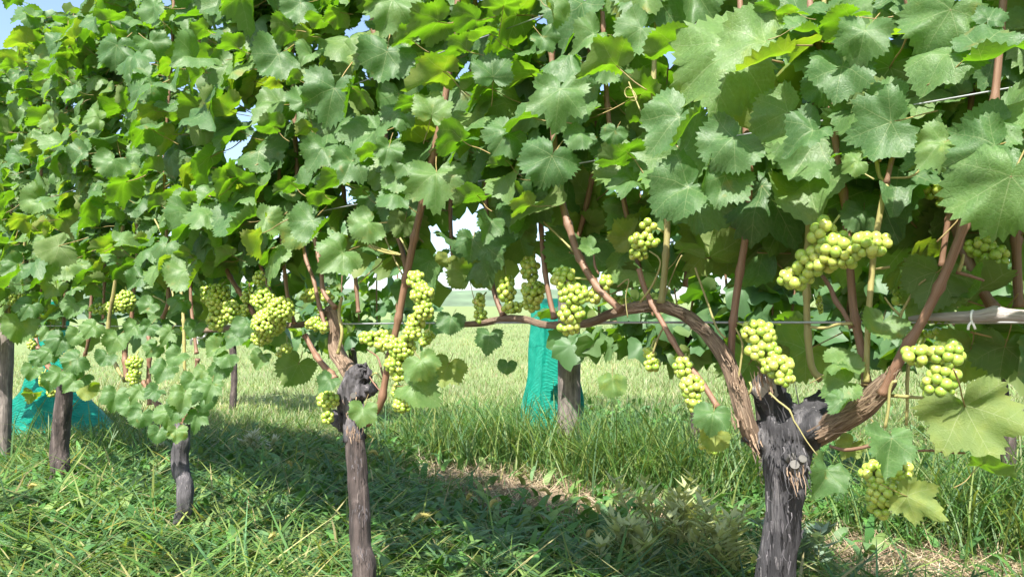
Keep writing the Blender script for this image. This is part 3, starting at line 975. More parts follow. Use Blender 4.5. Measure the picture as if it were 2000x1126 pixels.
# cut side shoots, tendrils and twigs with their own look
for vi, mat, off, pts in [
    (1, GR, 0.05, [(1708, 298, 5), (1706, 291, 5), (1705, 286, 3)]),
    (1, GR, 0.04, [(1719, 316, 3), (1722, 300, 3.2), (1720, 292, 3)]),
    (1, GR, 0.06, [(1740, 347, 2.5), (1775, 346, 3), (1795, 334, 3.2), (1807, 314, 3)]),
    (1, GR, 0.06, [(1707, 350, 2.5), (1690, 340, 2), (1672, 329, 1.8)]),
    (1, GR, 0.04, [(1872, 530, 6), (1879, 512, 5), (1882, 496, 3.5)]),
    (1, BR, 0.04, [(1868, 531, 6), (1890, 537, 4.5), (1915, 545, 4), (1922, 548, 3)]),
    (1, GR, 0.05, [(1711, 525, 3), (1725, 523, 4), (1738, 521, 3.5)]),
    (1, GR, 0.05, [(1582, 638, 4), (1610, 640, 4.5), (1640, 632, 4), (1665, 632, 5)]),
    (1, GR, 0.03, [(1760, 655, 5), (1758, 620, 4), (1772, 590, 3.5), (1790, 560, 3), (1808, 545, 2.5)]),
    (1, GR, 0.03, [(1758, 615, 4), (1742, 600, 3), (1728, 580, 2.5)]),
    (1, GR, 0.08, [(1728, 835, 4.5), (1735, 800, 4), (1738, 760, 4), (1745, 745, 5), (1752, 744, 4)]),
    (1, GR, 0.03, [(1740, 772, 5), (1770, 774, 5), (1800, 776, 4), (1830, 774, 3)]),
    (1, BR, 0.05, [(1620, 870, 4), (1650, 878, 5), (1690, 872, 5), (1705, 866, 4)]),
    (1, BR, 0.08, [(1785, 880, 3.5), (1820, 879, 3.5), (1860, 883, 3.5), (1885, 884, 3)]),
    (1, GR, 0.02, [(1770, 830, 4), (1772, 790, 4), (1772, 740, 5), (1776, 700, 5)]),
    (1, GR, 0.09, [(1503, 766, 3), (1520, 783, 2.6), (1542, 800, 3), (1550, 820, 2.2), (1560, 835, 1.8), (1575, 860, 1.6), (1596, 888, 1.5)]),
    (1, GR, 0.05, [(1442, 740, 3), (1448, 700, 3), (1450, 670, 3), (1437, 640, 2.5)]),
    (1, GR, 0.03, [(1417, 660, 3), (1400, 640, 3), (1380, 585, 3), (1362, 535, 3), (1358, 522, 3.5)]),
    (1, GR, 0.0, [(1300, 575, 2.5), (1310, 545, 2), (1325, 510, 2), (1332, 498, 2)]),
    (1, GR, 0.06, [(1250, 590, 3), (1275, 555, 3), (1290, 510, 2.5), (1268, 490, 2)]),
    (1, BR, 0.03, [(1170, 535, 3), (1162, 520, 4), (1160, 500, 2.2), (1158, 488, 1.8)]),
    (1, GR, 0.03, [(1120, 490, 4), (1100, 470, 2.5), (1080, 450, 3), (1058, 430, 3.2), (1040, 405, 2.5), (1035, 398, 2)]),
    (1, GR, 0.07, [(1226, 620, 1.5), (1222, 580, 1.5), (1228, 545, 2), (1206, 560, 2.2)]),
    (1, GR, 0.02, [(1275, 690, 3), (1283, 665, 3), (1295, 640, 2.5)]),
    (1, GR, 0.10, [(1462, 770, 3), (1468, 755, 3), (1464, 745, 3)]),
    (1, GR, 0.06, [(1262, 245, 2), (1250, 215, 2.2), (1238, 185, 2.2), (1228, 160, 2)]),
    (1, GR, 0.07, [(1238, 190, 1.6), (1224, 190, 1.6), (1220, 178, 1.6), (1228, 170, 1.6), (1240, 182, 1.5), (1244, 196, 1.5), (1232, 196, 1.5)]),
    (2, GR, 0.06, [(778, 495, 3), (745, 486, 2.6), (722, 478, 2.6)]),
    (2, GR, 0.065, [(782, 497, 3.2), (758, 494, 3), (735, 487, 3), (720, 480, 4)]),
    (2, GR, 0.04, [(790, 545, 2.6), (768, 500, 2.6), (748, 455, 2.4), (738, 443, 2.4)]),
    (2, GR, 0.06, [(800, 500, 2.5), (785, 470, 2.5), (765, 445, 2.5)]),
    (2, BR, 0.05, [(742, 762, 2.5), (728, 745, 2.2), (722, 735, 1.6)]),
    (2, BR, 0.05, [(748, 735, 3), (742, 710, 3), (736, 695, 2.2), (716, 682, 1.8)]),
    (2, GR, 0.05, [(746, 740, 2), (735, 728, 2.4), (725, 733, 1.5)]),
    (3, BR, 0.08, [(325, 492, 2.6), (300, 478, 2.4), (270, 474, 2.2), (249, 470, 2.2)]),
    (3, GR, 0.08, [(338, 515, 3), (325, 478, 2.6), (313, 450, 2.6), (302, 428, 2.4)]),
    (3, GR, 0.08, [(322, 590, 3), (315, 585, 2.5), (300, 578, 2.5)]),
    (3, GR, 0.08, [(330, 605, 3), (338, 580, 2.5), (332, 560, 2.2), (322, 548, 2.2)]),
]:
    pxtube('side_shoot', vi, [(p[0], p[1], p[2] * 0.72) for p in pts], mat, off=off, segs=6, step=0.008)

# ------------------------------------------------------------------ hand-set leaves: (px, py, width px, tip angle in picture, elevation of upper side, yaw, shape, offset)
HAND = """1405 115 255 205 28 0 f .17|1470 92 195 200 36 10 m .20|1572 52 95 40 60 30 c .19|1502 24 75 215 128 0 f .18|1545 32 70 230 120 0 v .18
1648 48 120 235 118 -20 v .17|1686 76 118 255 22 0 f .18|1642 142 140 262 38 0 v .17|1612 170 90 265 20 0 f .14|1842 38 175 235 24 0 f .18
1935 30 70 60 30 20 f .17|1838 104 150 250 62 0 d .19|1942 92 175 25 58 -10 c .19|1856 138 75 250 25 50 v .16|1720 246 150 195 20 0 L .19
1722 182 95 120 40 0 f .15|1520 232 140 205 25 10 f .15|1575 262 110 220 50 0 v .17|1725 158 190 240 160 0 f .04|1922 292 150 200 18 10 L .19
1966 372 232 255 14 0 f .20|1930 248 130 200 40 0 f .17|1832 288 115 230 25 -10 f .18|1668 318 62 205 30 0 f .14|1790 316 70 200 40 0 c .13
1682 425 85 250 15 20 f .02|1752 405 250 250 165 0 f -.05|1800 480 240 280 165 10 f -.08|1540 415 190 230 165 -10 f -.06|1850 470 170 200 160 0 f -.10
1822 540 130 250 150 0 d .02|1815 585 120 235 20 10 f .0|1896 815 195 295 168 -12 L .10|1740 872 115 268 15 30 v .13|1935 918 105 320 100 0 v .12
1785 975 105 335 160 0 L .10|1392 815 80 262 12 0 f .12|1395 858 62 260 160 0 f .08|1612 928 95 245 15 35 v .06|1642 752 88 205 15 0 f .07
1650 712 100 20 58 0 v .06|1638 786 60 230 30 0 c .09|1722 640 90 250 25 20 c .05|1560 690 140 220 160 0 f -.08|1455 722 115 240 165 0 f -.06
1196 747 64 268 18 0 d .02|1080 22 85 268 25 60 v .14|1065 78 62 300 25 10 v .15|1150 72 84 215 38 0 v .14|1098 110 105 195 72 0 d .15
1092 192 130 262 18 0 L .17|1130 140 95 250 30 0 f .10|1188 128 130 175 126 10 v .17|1180 128 90 190 40 0 f .12|1302 92 122 172 126 0 v .15
1240 68 110 215 30 0 f .13|1312 240 155 232 32 -10 m .18|1200 262 55 255 20 0 f .15|1130 268 72 230 40 0 f .14|1420 285 138 225 20 0 f .18
1328 372 155 215 22 0 f .17|1412 358 120 252 22 10 p .17|1072 318 122 248 18 0 f .17|1212 308 120 150 126 0 v .16|1228 354 96 205 52 0 f .14
1028 402 82 238 112 -20 v .14|1222 458 82 120 168 0 f .02|1150 485 50 205 30 10 c .10|1148 415 170 230 165 0 f -.07|1400 470 170 225 165 0 f -.07
1345 492 78 8 104 0 f .05|1240 405 100 240 160 0 f -.05|1480 480 150 300 165 0 f -.08|1555 505 150 230 165 0 f -.09|1640 480 160 280 165 0 f -.10
562 58 80 245 128 0 f .15|578 14 88 220 30 0 v .15|622 42 60 250 125 0 v .14|600 70 55 240 130 0 f .13|655 24 64 205 128 0 f .14
762 14 125 255 20 0 f .16|842 42 120 205 136 0 f .16|795 78 70 170 128 0 v .15|922 42 92 232 128 0 f .15|985 8 90 85 130 0 v .15
945 70 84 185 104 0 v .15|902 96 80 205 125 0 v .15|752 118 118 258 25 0 v .16|535 118 105 235 30 0 v .16|602 106 62 250 60 0 v .13
648 188 135 258 14 -8 m .18|705 185 70 250 118 30 f .15|850 146 130 178 126 0 v .15|846 212 90 80 22 0 v .15|798 200 66 200 122 0 f .13
775 222 82 220 45 0 f .12|962 138 88 95 20 0 v .14|590 192 80 110 25 0 v .15|535 160 55 170 125 0 f .13|578 154 46 200 125 0 f .13
525 250 74 160 128 0 f .15|598 256 52 230 128 0 f .13|892 272 105 232 116 0 f .16|985 268 100 230 25 0 f .14|920 165 62 220 122 0 v .12
625 298 88 240 30 0 f .14|684 322 92 250 32 0 f .15|724 298 66 262 112 -20 v .15|757 295 68 255 15 0 f .15|560 366 72 232 120 0 v .14
624 384 66 245 122 0 f .14|652 350 76 200 125 0 f .14|702 378 54 190 112 0 v .12|787 326 50 240 25 0 f .13|770 352 76 220 40 0 v .13
852 355 128 268 20 0 L .16|766 386 84 190 58 0 f .14|922 390 92 232 114 0 f .15|978 318 70 170 120 0 v .13|528 432 74 355 20 0 f .14
602 440 95 232 20 0 m .15|580 455 80 235 25 0 f .12|712 442 82 215 20 0 f .15|662 498 100 222 25 20 f .15|788 440 66 250 165 0 f .06
922 476 76 262 12 0 f .11|958 442 70 250 30 30 v .12|915 532 92 95 165 0 f .03|872 512 48 250 160 0 c .02|880 630 60 262 12 0 f .05
828 712 78 300 14 0 f .10|816 758 105 330 35 0 f .09|955 662 62 262 22 0 f .0|872 720 76 250 165 0 f .0|578 722 88 245 165 0 f -.03
708 806 64 262 10 0 v .09|640 745 50 230 30 0 f .07|480 640 60 250 30 0 f .1|455 90 70 190 126 0 v .17|395 110 62 200 126 0 v .16
290 20 66 150 60 0 f .17|215 30 62 90 128 0 v .17|300 90 72 300 30 0 v .16|355 105 66 190 125 0 f .16|285 165 92 220 20 0 f .17
295 215 66 235 122 0 f .17|355 160 60 200 124 0 v .16|395 60 56 230 125 0 f .16|130 75 72 215 126 0 f .17|55 25 72 200 60 0 f .18
40 80 70 185 120 0 f .18|100 140 72 200 126 0 f .18|85 235 74 215 128 0 v .18|70 285 60 200 124 0 f .18|35 305 54 180 40 0 f .19
70 390 72 215 22 0 f .18|215 320 70 240 24 0 f .17|225 375 58 180 122 0 v .17|300 330 56 190 124 0 v .17|310 400 52 215 122 0 v .17
370 390 64 265 16 0 f .17|350 430 60 250 24 0 f .16|210 480 86 205 122 0 v .18|245 470 60 20 52 0 f .16|440 410 58 235 28 0 f .15
365 500 56 250 118 0 f .16|475 355 74 30 118 0 v .15|445 500 60 225 116 0 v .14|120 520 74 230 26 0 f .18|30 520 66 220 28 0 f .18
85 470 46 200 30 0 f .17|185 230 52 180 30 0 f .17|105 560 52 240 26 0 f .17|35 640 72 260 14 0 f .19|75 700 40 230 24 0 f .17
145 705 58 225 20 0 f .17|120 665 60 250 30 0 f .14|225 665 56 250 18 0 f .16|290 640 42 240 26 0 f .17|300 680 44 230 24 0 f .15
170 760 48 260 160 0 f .06|225 775 60 260 16 0 f .14|275 815 52 255 14 0 f .14|360 775 66 262 20 0 f .16|330 810 58 265 18 0 f .15
400 780 56 265 20 0 f .12|430 725 50 250 40 0 f .10|300 765 46 230 40 0 f .15|395 730 44 240 30 0 f .12|260 640 44 235 28 0 f .14
345 845 44 268 12 0 f .14|62 770 40 260 120 0 f .10|90 650 36 240 30 0 f .15|510 700 46 250 25 0 v .08|116 732 52 250 25 0 L .19|140 748 44 230 30 0 f .18|98 745 40 265 30 0 v .17|345 800 50 250 25 0 v .17
320 722 56 245 25 0 f .15|345 695 50 230 30 0 f .14|412 755 54 255 25 0 L .13|440 700 50 240 35 0 f .11|385 815 52 262 18 0 L .13|250 795 46 250 25 0 f .12
420 680 48 230 40 0 v .12|270 765 44 240 30 0 L .13|375 745 50 250 20 0 f .14|310 845 46 262 18 0 f .12|60 725 42 250 25 0 f .16|160 738 44 240 30 0 L .13
95 690 46 235 28 0 f .16|150 655 46 250 25 0 f .16|205 700 44 250 30 0 v .14|55 600 56 240 28 0 f .18|460 660 50 235 40 0 f .12|330 650 48 240 30 0 L .15
290 600 46 225 35 0 v .15|380 640 46 250 30 0 f .12|180 640 50 235 30 0 f .16|350 590 50 230 35 0 f .15|140 600 52 240 30 0 f .17|270 545 52 230 30 0 v .16
990 715 40 260 20 0 f -.05|1660 870 60 240 150 0 f .02|1500 690 80 250 160 0 f -.06|1890 700 130 250 160 0 f -.08|1960 690 120 260 160 0 f -.06|1930 640 140 240 165 0 f -.10"""
NLEAF = [0] * 6
HANDPX = []
for tok in HAND.replace('\n', '|').split('|'):
    a = tok.split()
    px, py, w, th, el, yw = [float(q) for q in a[:6]]
    key, off = a[6], float(a[7])
    C0 = P(px, py, off)
    s = w * depth(px, py, off) / FOC / 1.26
    c = (CAM - C0).normalized()
    r = Vector((0, 0, 1)).cross(c).normalized()
    u = c.cross(r)
    e, yy = R(el + random.uniform(-4, 4)), R(yw)
    N = (c * math.cos(yy) + r * math.sin(yy)) * math.cos(e) + u * math.sin(e)
    if el > 90: N = (c * math.cos(e) + u * math.sin(e)) + r * math.sin(yy)
    T = r * math.cos(R(th)) + u * math.sin(R(th))
    N.normalize()
    T = (T - N * T.dot(N)).normalized()
    m = leaf_matrix(C0 - T * (0.16 * s), N, T, s)
    lst = LEAF[key]
    me = lst[random.randrange(len(lst))]
    o = bpy.data.objects.new('leaf', me)
    vi = vine_of_s(C0)
    o.matrix_world = m
    COL.objects.link(o)
    o.parent = VINES[vi]
    o.matrix_parent_inverse = Matrix.Translation(VB[vi]).inverted()
    NLEAF[vi] += 1
    HANDPX.append((px, py, w))
    if (px, py) == (1468, 92):
        o.material_slots[0].link = 'OBJECT'
        o.material_slots[0].material = M_SPOT
        o['label'] = 'leaf speckled with small brown spots'

# (vine, offset, grape px, blobs (px, py, rx, ry), stalk foot)
BUNCH = [
    (1, 0.085, 23, [(1553, 543, 36, 26), (1588, 512, 42, 34), (1608, 456, 32, 34), (1640, 490, 46, 40), (1690, 478, 42, 30), (1722, 478, 22, 26)], (1640, 420), 'wide pale bunch spread across the brown shoots'),
    (1, 0.11, 23, [(1792, 694, 34, 24), (1850, 690, 36, 32), (1838, 735, 38, 30), (1832, 762, 34, 24)], (1800, 660), 'plump bunch hanging in front of a pale drooping leaf'),
    (1, 0.05, 18.5, [(1482, 650, 38, 30), (1490, 685, 38, 26), (1518, 715, 34, 28), (1530, 738, 22, 20)], (1440, 630), 'bunch above the pale cut stub of the trunk'),
    (1, 0.055, 17, [(1335, 718, 22, 24), (1352, 755, 26, 28), (1355, 788, 20, 18)], (1340, 690), None),
    (1, 0.0, 14.5, [(1268, 690, 16, 16), (1276, 712, 20, 16)], (1280, 660), 'small loose bunch hanging alone under the bent arm'),
    (1, 0.085, 19, [(1708, 925, 28, 30), (1726, 962, 36, 34), (1760, 918, 26, 24), (1716, 990, 28, 22), (1745, 975, 22, 20)], (1725, 850), 'bunch half covered by a drooping green leaf'),
    (1, 0.055, 16, [(1102, 545, 28, 26), (1122, 575, 34, 26), (1116, 612, 28, 26), (1112, 640, 24, 16)], (1150, 545), 'long bunch hanging before the wooden post'),
    (1, 0.03, 15, [(1184, 550, 16, 18), (1160, 578, 18, 20)], (1190, 585), None),
    (1, 0.0, 13.5, [(990, 565, 20, 30), (1000, 600, 24, 14)], (985, 520), None),
    (1, -0.02, 14, [(1035, 525, 22, 28), (1042, 570, 26, 28), (1038, 595, 20, 14)], (1045, 490), None),
    (1, 0.03, 15.5, [(1266, 440, 18, 14), (1258, 470, 32, 20), (1246, 496, 22, 16)], (1300, 455), 'open bunch beside the yellow green shoot'),
    (2, 0.085, 13, [(812, 545, 20, 20), (824, 575, 26, 26), (828, 605, 22, 24), (812, 628, 20, 20)], (800, 530), 'tall bunch pressed against the brown shoot'),
    (2, 0.09, 12.5, [(805, 650, 22, 18), (785, 680, 30, 26), (775, 712, 26, 24), (778, 733, 16, 12), (735, 660, 38, 18), (750, 672, 20, 16)], (790, 630), 'broad forked bunch below the wire'),
    (2, 0.06, 12, [(778, 765, 16, 18), (785, 790, 20, 18)], (770, 740), None),
    (1, 0.0, 11.5, [(936, 590, 14, 22), (938, 618, 16, 18)], (950, 570), None),
    (2, 0.05, 12, [(640, 782, 24, 20), (640, 812, 14, 18)], (650, 750), 'little bunch left of the black knotty head'),
    (2, 0.0, 10.5, [(620, 572, 26, 14), (640, 580, 14, 14), (600, 580, 16, 12)], (640, 560), None),
    (2, 0.03, 11, [(618, 632, 24, 16), (632, 640, 14, 12)], (630, 610), None),
    (2, 0.02, 12, [(835, 655, 16, 14), (828, 668, 14, 10)], (840, 630), None),
    (3, 0.08, 10.5, [(408, 575, 18, 22), (428, 585, 26, 34), (424, 625, 22, 24), (452, 608, 20, 24)], (440, 550), 'rounded bunch left of the two shoots over the wire'),
    (3, 0.09, 10.5, [(506, 545, 14, 20), (514, 585, 26, 26), (548, 605, 28, 28), (525, 630, 36, 30), (512, 660, 22, 18)], (530, 540), 'largest crowded bunch over the grey cane'),
    (3, 0.06, 10, [(482, 580, 14, 14), (478, 605, 12, 14)], (490, 560), None),
    (3, 0.05, 10.5, [(560, 680, 14, 12), (545, 690, 8, 8)], (560, 655), None),
    (3, 0.05, 8.5, [(246, 588, 20, 24), (196, 602, 22, 13), (218, 600, 16, 14)], (245, 560), None),
    (3, 0.08, 9.5, [(262, 708, 17, 16), (262, 735, 15, 20)], (270, 685), None),
    (4, 0.06, 7.5, [(36, 582, 18, 14), (30, 592, 14, 10)], (40, 560), None),
    (4, 0.05, 7.5, [(66, 650, 12, 10), (62, 672, 10, 12)], (70, 630), None),
    (4, 0.02, 7.5, [(85, 742, 10, 16), (100, 765, 10, 12)], (90, 720), None),
    (0, -0.04, 21, [(1828, 372, 28, 22), (1852, 392, 24, 18)], (1850, 340), 'dark shaded bunch under the big leaf'),
    (0, -0.05, 21, [(1915, 482, 34, 24), (1945, 500, 30, 26), (1935, 540, 22, 18)], (1950, 440), 'dark shaded bunch behind the crossing shoots'),
    (1, -0.02, 19, [(1758, 580, 18, 18), (1772, 592, 12, 10)], (1760, 550), None),
    (1, -0.04, 6, [(1600, 590, 7, 16), (1603, 605, 6, 10)], (1600, 570), 'tiny unripe bunch behind the thin shoots'),
    (1, -0.03, 15, [(1375, 865, 14, 14), (1390, 880, 12, 10)], (1385, 840), None),
    (1, -0.06, 12, [(1205, 585, 30, 10), (1225, 592, 18, 8)], (1220, 575), None),
    (0, -0.10, 20, [(1795, 655, 24, 10), (1830, 650, 18, 10)], (1800, 640), None),
]


def hides_bunch(x, y, off, rpx):
    for b in BUNCH:
        if off > b[1] - 0.03:
            for (bx, by, rx, ry) in b[3]:
                if ((x - bx) / (rx + rpx * 0.8)) ** 2 + ((y - by) / (ry + rpx * 0.8)) ** 2 < 1: return True
    return False


# ------------------------------------------------------------------ the rest of the canopy
GAPS = [(0, 55, 75), (90, -5, 50), (150, -5, 35), (690, 52, 26), (628, 85, 16), (608, 122, 10), (525, 172, 12), (670, 262, 14), (865, 162, 9), (885, 165, 9), (980, 210, 11), (1200, 48, 18),
        (1290, 35, 10), (1205, 92, 12), (1165, 150, 9), (640, 435, 20), (596, 436, 10), (905, 288, 18), (830, 292, 9), (892, 425, 14), (872, 480, 8),
        (1010, 490, 13), (1100, 400, 9), (1352, 420, 14), (572, 300, 10), (690, 380, 10), (695, 410, 12), (450, 290, 10), (425, 385, 10), (1722, 95, 7),
        (1886, 170, 8), (5, 70, 26), (100, 5, 22), (60, 115, 12), (8, 180, 14), (475, 232, 14), (1030, 8, 10), (960, 30, 8), (1480, 8, 10), (1096, 470, 14),
        (1420, 205, 8), (1560, 70, 6), (560, 160, 9), (330, 0, 10), (1215, 360, 6), (1145, 355, 8)]


def lower_limit(x):
    """how far down (picture rows) the leaves of the canopy hang, front and inside"""
    if x > 1850: return 440, 690
    if x > 1400: return 400, 610
    if x > 900: return 410, 540
    if x > 560: return 470, 560
    if x > 440: return 560, 640
    if x > 200: return 600, 660
    return 620, 700


cands = [[] for _ in range(6)]
LEAVES_PER_VINE = [560, 800, 820, 740, 820, 900]
for vi in range(6):
    s0 = (VB[vi] - VB[1]).dot(DIR)
    nl = LEAVES_PER_VINE[vi]
    k = 0
    tries = 0
    while k < nl and tries < nl * 8:
        tries += 1
        s = s0 + random.uniform(-0.5, 0.5) * (SP if vi < 3 else 1.22)
        z = 0.55 + 1.5 * random.random() ** 0.9
        off = random.gauss(0.0, 0.10)
        off = max(-0.17 if vi < 3 else -0.22, min(0.24 if vi else 0.05, off))
        if z > 1.8 and random.random() < (z - 1.75) * 2.2: continue
        p = VB[1] + DIR * s - BACK * off
        p = Vector((p.x, p.y, z))
        q = project(p)
        size = random.uniform(0.065, 0.115) if vi < 3 else random.uniform(0.055, 0.105)
        inframe = False
        if q and -60 < q[0] < 2060 and q[1] < 1126:
            x, y = q[0], q[1]
            inframe = y > -60
            lf, li = lower_limit(x)
            lim = lf if off > -0.03 else li
            if y > lim + random.uniform(-40, 25): continue
            rpx = size * 0.42 * FOC / q[2]
            if any((x - gx) ** 2 + (y - gy) ** 2 < (gr * 0.75 + rpx * 0.35) ** 2 for gx, gy, gr in GAPS): continue
            if hides_bunch(x, y, off, rpx): continue
            if x > 520 and off > 0.055: off = random.uniform(-0.2, 0.05); p = VB[1] + DIR * s - BACK * off; p = Vector((p.x, p.y, z))
        if not inframe and ((vi < 3 and z > 1.5) or random.random() < (0.5 if z < 0.75 else (0.72 if vi < 3 else (0.85 if vi == 3 else 0.5)))):
            k += 1
            continue
        N = -BACK * random.uniform(0.15, 0.95) + Vector((0, 0, random.uniform(0.25, 1.0))) + Vector((random.gauss(0, 0.38), random.gauss(0, 0.38), random.gauss(0, 0.2)))
        if off < -0.06: N += BACK * random.uniform(0.3, 1.4)
        T = Vector((random.gauss(0, 0.5), random.gauss(0, 0.5), -0.75)) - BACK * (0.35 if off > -0.05 else -0.35)
        N.normalize()
        T = (T - N * T.dot(N)).normalized()
        cands[vi].append((inframe, off + random.uniform(-0.03, 0.03), leaf_matrix(p - T * 0.16 * size, N, T, size)))
        k += 1
for vi, nl in ((0, 80), (1, 170), (2, 190), (3, 90)):
    s0 = (VB[vi] - VB[1]).dot(DIR)
    k = tries = 0
    while k < nl and tries < nl * 12:
        tries += 1
        s = s0 + random.uniform(-0.5, 0.5) * SP
        z = 0.75 + 1.15 * random.random()
        off = random.uniform(0.04, 0.13)
        p = VB[1] + DIR * s - BACK * off
        p = Vector((p.x, p.y, z))
        q = project(p)
        size = random.uniform(0.06, 0.11)
        inframe = False
        if q and -60 < q[0] < 2060 and q[1] < 1126:
            x, y = q[0], q[1]
            inframe = y > -60
            if y > lower_limit(x)[0] - 50: continue
            rpx = size * 0.42 * FOC / q[2]
            if any((x - gx) ** 2 + (y - gy) ** 2 < (gr * 0.8 + rpx * 0.6) ** 2 for gx, gy, gr in GAPS): continue
            if hides_bunch(x, y, off, rpx): continue
            if any((x - hx) ** 2 + (y - hy) ** 2 < (hw * 0.42) ** 2 for hx, hy, hw in HANDPX): continue
        if not inframe and (z > 1.45 or random.random() < 0.75):
            k += 1
            continue
        N = -BACK * random.uniform(0.2, 0.95) + Vector((0, 0, random.uniform(0.3, 1.1))) + Vector((random.gauss(0, 0.35), random.gauss(0, 0.35), 0))
        T = Vector((random.gauss(0, 0.55), random.gauss(0, 0.5), -0.7)) - BACK * 0.4
        N.normalize()
        T = (T - N * T.dot(N)).normalized()
        cands[vi].append((inframe, off, leaf_matrix(p - T * 0.16 * size, N, T, size)))
        k += 1
for vi in range(6):
    lst = sorted(cands[vi], key=lambda c: (not c[0], -c[1]))
    room = max(0, 298 - NLEAF[vi])
    n_in = sum(1 for c in lst if c[0])
    take = min(room, n_in)
    inv = Matrix.Translation(VB[vi]).inverted()
    for c in lst[:take]:
        o = bpy.data.objects.new('leaf', random.choice(ALL_LEAF))
        o.matrix_world = c[2]
        COL.objects.link(o)
        o.parent = VINES[vi]
        o.matrix_parent_inverse = inv
    if lst[take:]:
        joined_leaves('inner_foliage', [c[2] for c in lst[take:]], VINES[vi], M_MASS, seed=vi + 50)

# ------------------------------------------------------------------ grape bunches
gm = bpy.data.meshes.new('grape')
import bmesh
bm = bmesh.new()
bmesh.ops.create_uvsphere(bm, u_segments=18, v_segments=12, radius=1.0)
for v in bm.verts:
    if v.co.z < -0.999: v.co.z = -1.02
bm.to_mesh(gm); bm.free()
gm.materials.append(M_GRAPE)
gm.polygons.foreach_set('use_smooth', np.ones(len(gm.polygons), dtype=bool))

NG = 0
for vi, off, gp, blobs, foot, lab in BUNCH:
    gp *= 0.95
    root = bpy.data.objects.new('grape_bunch', None)
    c0 = P(blobs[0][0], blobs[0][1], off)
    root.location = c0
    root.empty_display_size = 0.02
    COL.objects.link(root)
    root.parent = VINES[vi]
    root.matrix_parent_inverse = Matrix.Translation(VB[vi]).inverted()
    if lab: root['label'] = lab
    placed = []
    for (bx, by, rx, ry) in blobs:
        c = P(bx, by, off)
        dp = depth(bx, by, off)
        k = dp / FOC
        gd = gp * k
        ex, ey = max(rx - gp * 0.38, gp * 0.4) * k, max(ry - gp * 0.38, gp * 0.4) * k
        ez = min(ex, ey) * 0.95 + gd * 0.1
        vd = (c - CAM).normalized()
        rt = vd.cross(Vector((0, 0, 1))).normalized()
        uu = rt.cross(vd)
        want = int(0.62 * 4.2 * (ex + gd * .5) * (ey + gd * .5) / (gd * gd)) + 3
        got = 0
        for _ in range(1800):
            if got >= want * 4.5: break
            a = random.uniform(0, 2 * math.pi)
            zc = random.uniform(-1, 0.35)
            rr = math.sqrt(1 - zc * zc)
            sc = random.uniform(0.55, 1.0) if zc > -0.3 else random.uniform(0.85, 1.0)
            p = c + (rt * (ex * rr * math.cos(a)) + uu * (ey * rr * math.sin(a)) + vd * (ez * zc)) * sc
            rad = gd * 0.5 * random.uniform(0.80, 1.16)
            if all((p - q).length > (rad + qr) * 0.72 for q, qr in placed):
                placed.append((p, rad)); got += 1
    inv = Matrix.Translation(c0).inverted()
    base = Matrix.Translation(VB[vi])
    for p, rad in placed:
        o = bpy.data.objects.new('grape', gm)
        rot = Matrix.Rotation(random.uniform(0, 6.28), 4, 'Z') @ Matrix.Rotation(random.gauss(0, 0.9), 4, 'X')
        o.matrix_world = Matrix.Translation(p) @ rot @ Matrix.Diagonal((rad, rad, rad * random.uniform(1.0, 1.06), 1))
        COL.objects.link(o)
        o.parent = root
        o.matrix_parent_inverse = Matrix.Translation(c0).inverted()
        NG += 1
    mb = MB()
    pts = [P(foot[0], foot[1], off - 0.02)] + [P(b[0], b[1], off - 0.008) for b in blobs]
    rr = 2.0 * depth(foot[0], foot[1], off) / FOC * (1 if gp > 12 else 0.7)
    tube(mb, pts, [rr * 1.2] + [rr] * (len(pts) - 1), segs=6, step=0.01)
    cen = P(blobs[0][0], blobs[0][1], off)
    for p, rad in placed:
        if random.random() < 0.6:
            qn = min(pts[1:], key=lambda w: (w - p).length)
            tube(mb, [qn, qn.lerp(p, 0.9)], [0.0011, 0.0009], segs=4, step=0.05, cap=False)
    so = mb.mesh('stalk', [M_RACHIS])
    so = bpy.data.objects.new('stalk', so)
    COL.objects.link(so)
    so.parent = root
    so.matrix_parent_inverse = Matrix.Translation(c0).inverted()

# ------------------------------------------------------------------ trellis: wires, posts, ties
def wire(D, off, z, label, s_from=-2.2, s_to=9.0, r=0.0010, sag=0.004):
    mb = MB()
    pts = []
    n = 24
    base = BACK * (D - off)
    for i in range(n + 1):
        s = s_from + (s_to - s_from) * i / n
        pts.append(Vector((base.x, base.y, z)) + DIR * s + Vector((0, 0, sag * math.sin(i * 1.1))))
    tube(mb, pts, [r] * len(pts), segs=6, step=0.2)
    tag(mb.obj('trellis_wire', [M_WIRE]), label, 'wire', 'trellis wires')


wire(D1, 0.0, 0.607, 'lowest wire of the near row, carrying the canes and bunches', r=0.0016, sag=0.002)
wire(D1, 0.03, 0.845, 'second wire of the near row, just above the bunches')
wire(D1, 0.07, 1.07, 'high pale wire on the front side of the near row leaves')
wire(D1, -0.05, 1.04, 'high wire threaded behind the near row leaves')
wire(D2, 0.0, 0.62, 'low wire of the row behind, passing the net', s_from=-4)


def post(name, pos, r, h, label):
    mb = MB()
    tube(mb, [pos + Vector((0, 0, -0.05)), pos + Vector((0.004, 0, h * 0.5)), pos + Vector((0, 0.006, h - 0.01)), pos + Vector((0, 0.006, h))],
         [r * 1.05, r, r * 0.97, r * 0.88], segs=18, step=0.04, rough=0.05, nscale=24)
    tag(mb.obj(name, [M_POST]), label, 'post', 'vineyard posts')


pl = P(2, 880)
post('wooden_post', Vector((pl.x, pl.y, 0)), 0.034, 0.72, 'round grey wooden post at the left edge, before the net heap')
pm = P(1110, 700, 0, D2)
post('wooden_post', Vector((pm.x, pm.y, 0)), 0.05, 0.95, 'sunlit wooden post standing in front of the hanging green net')

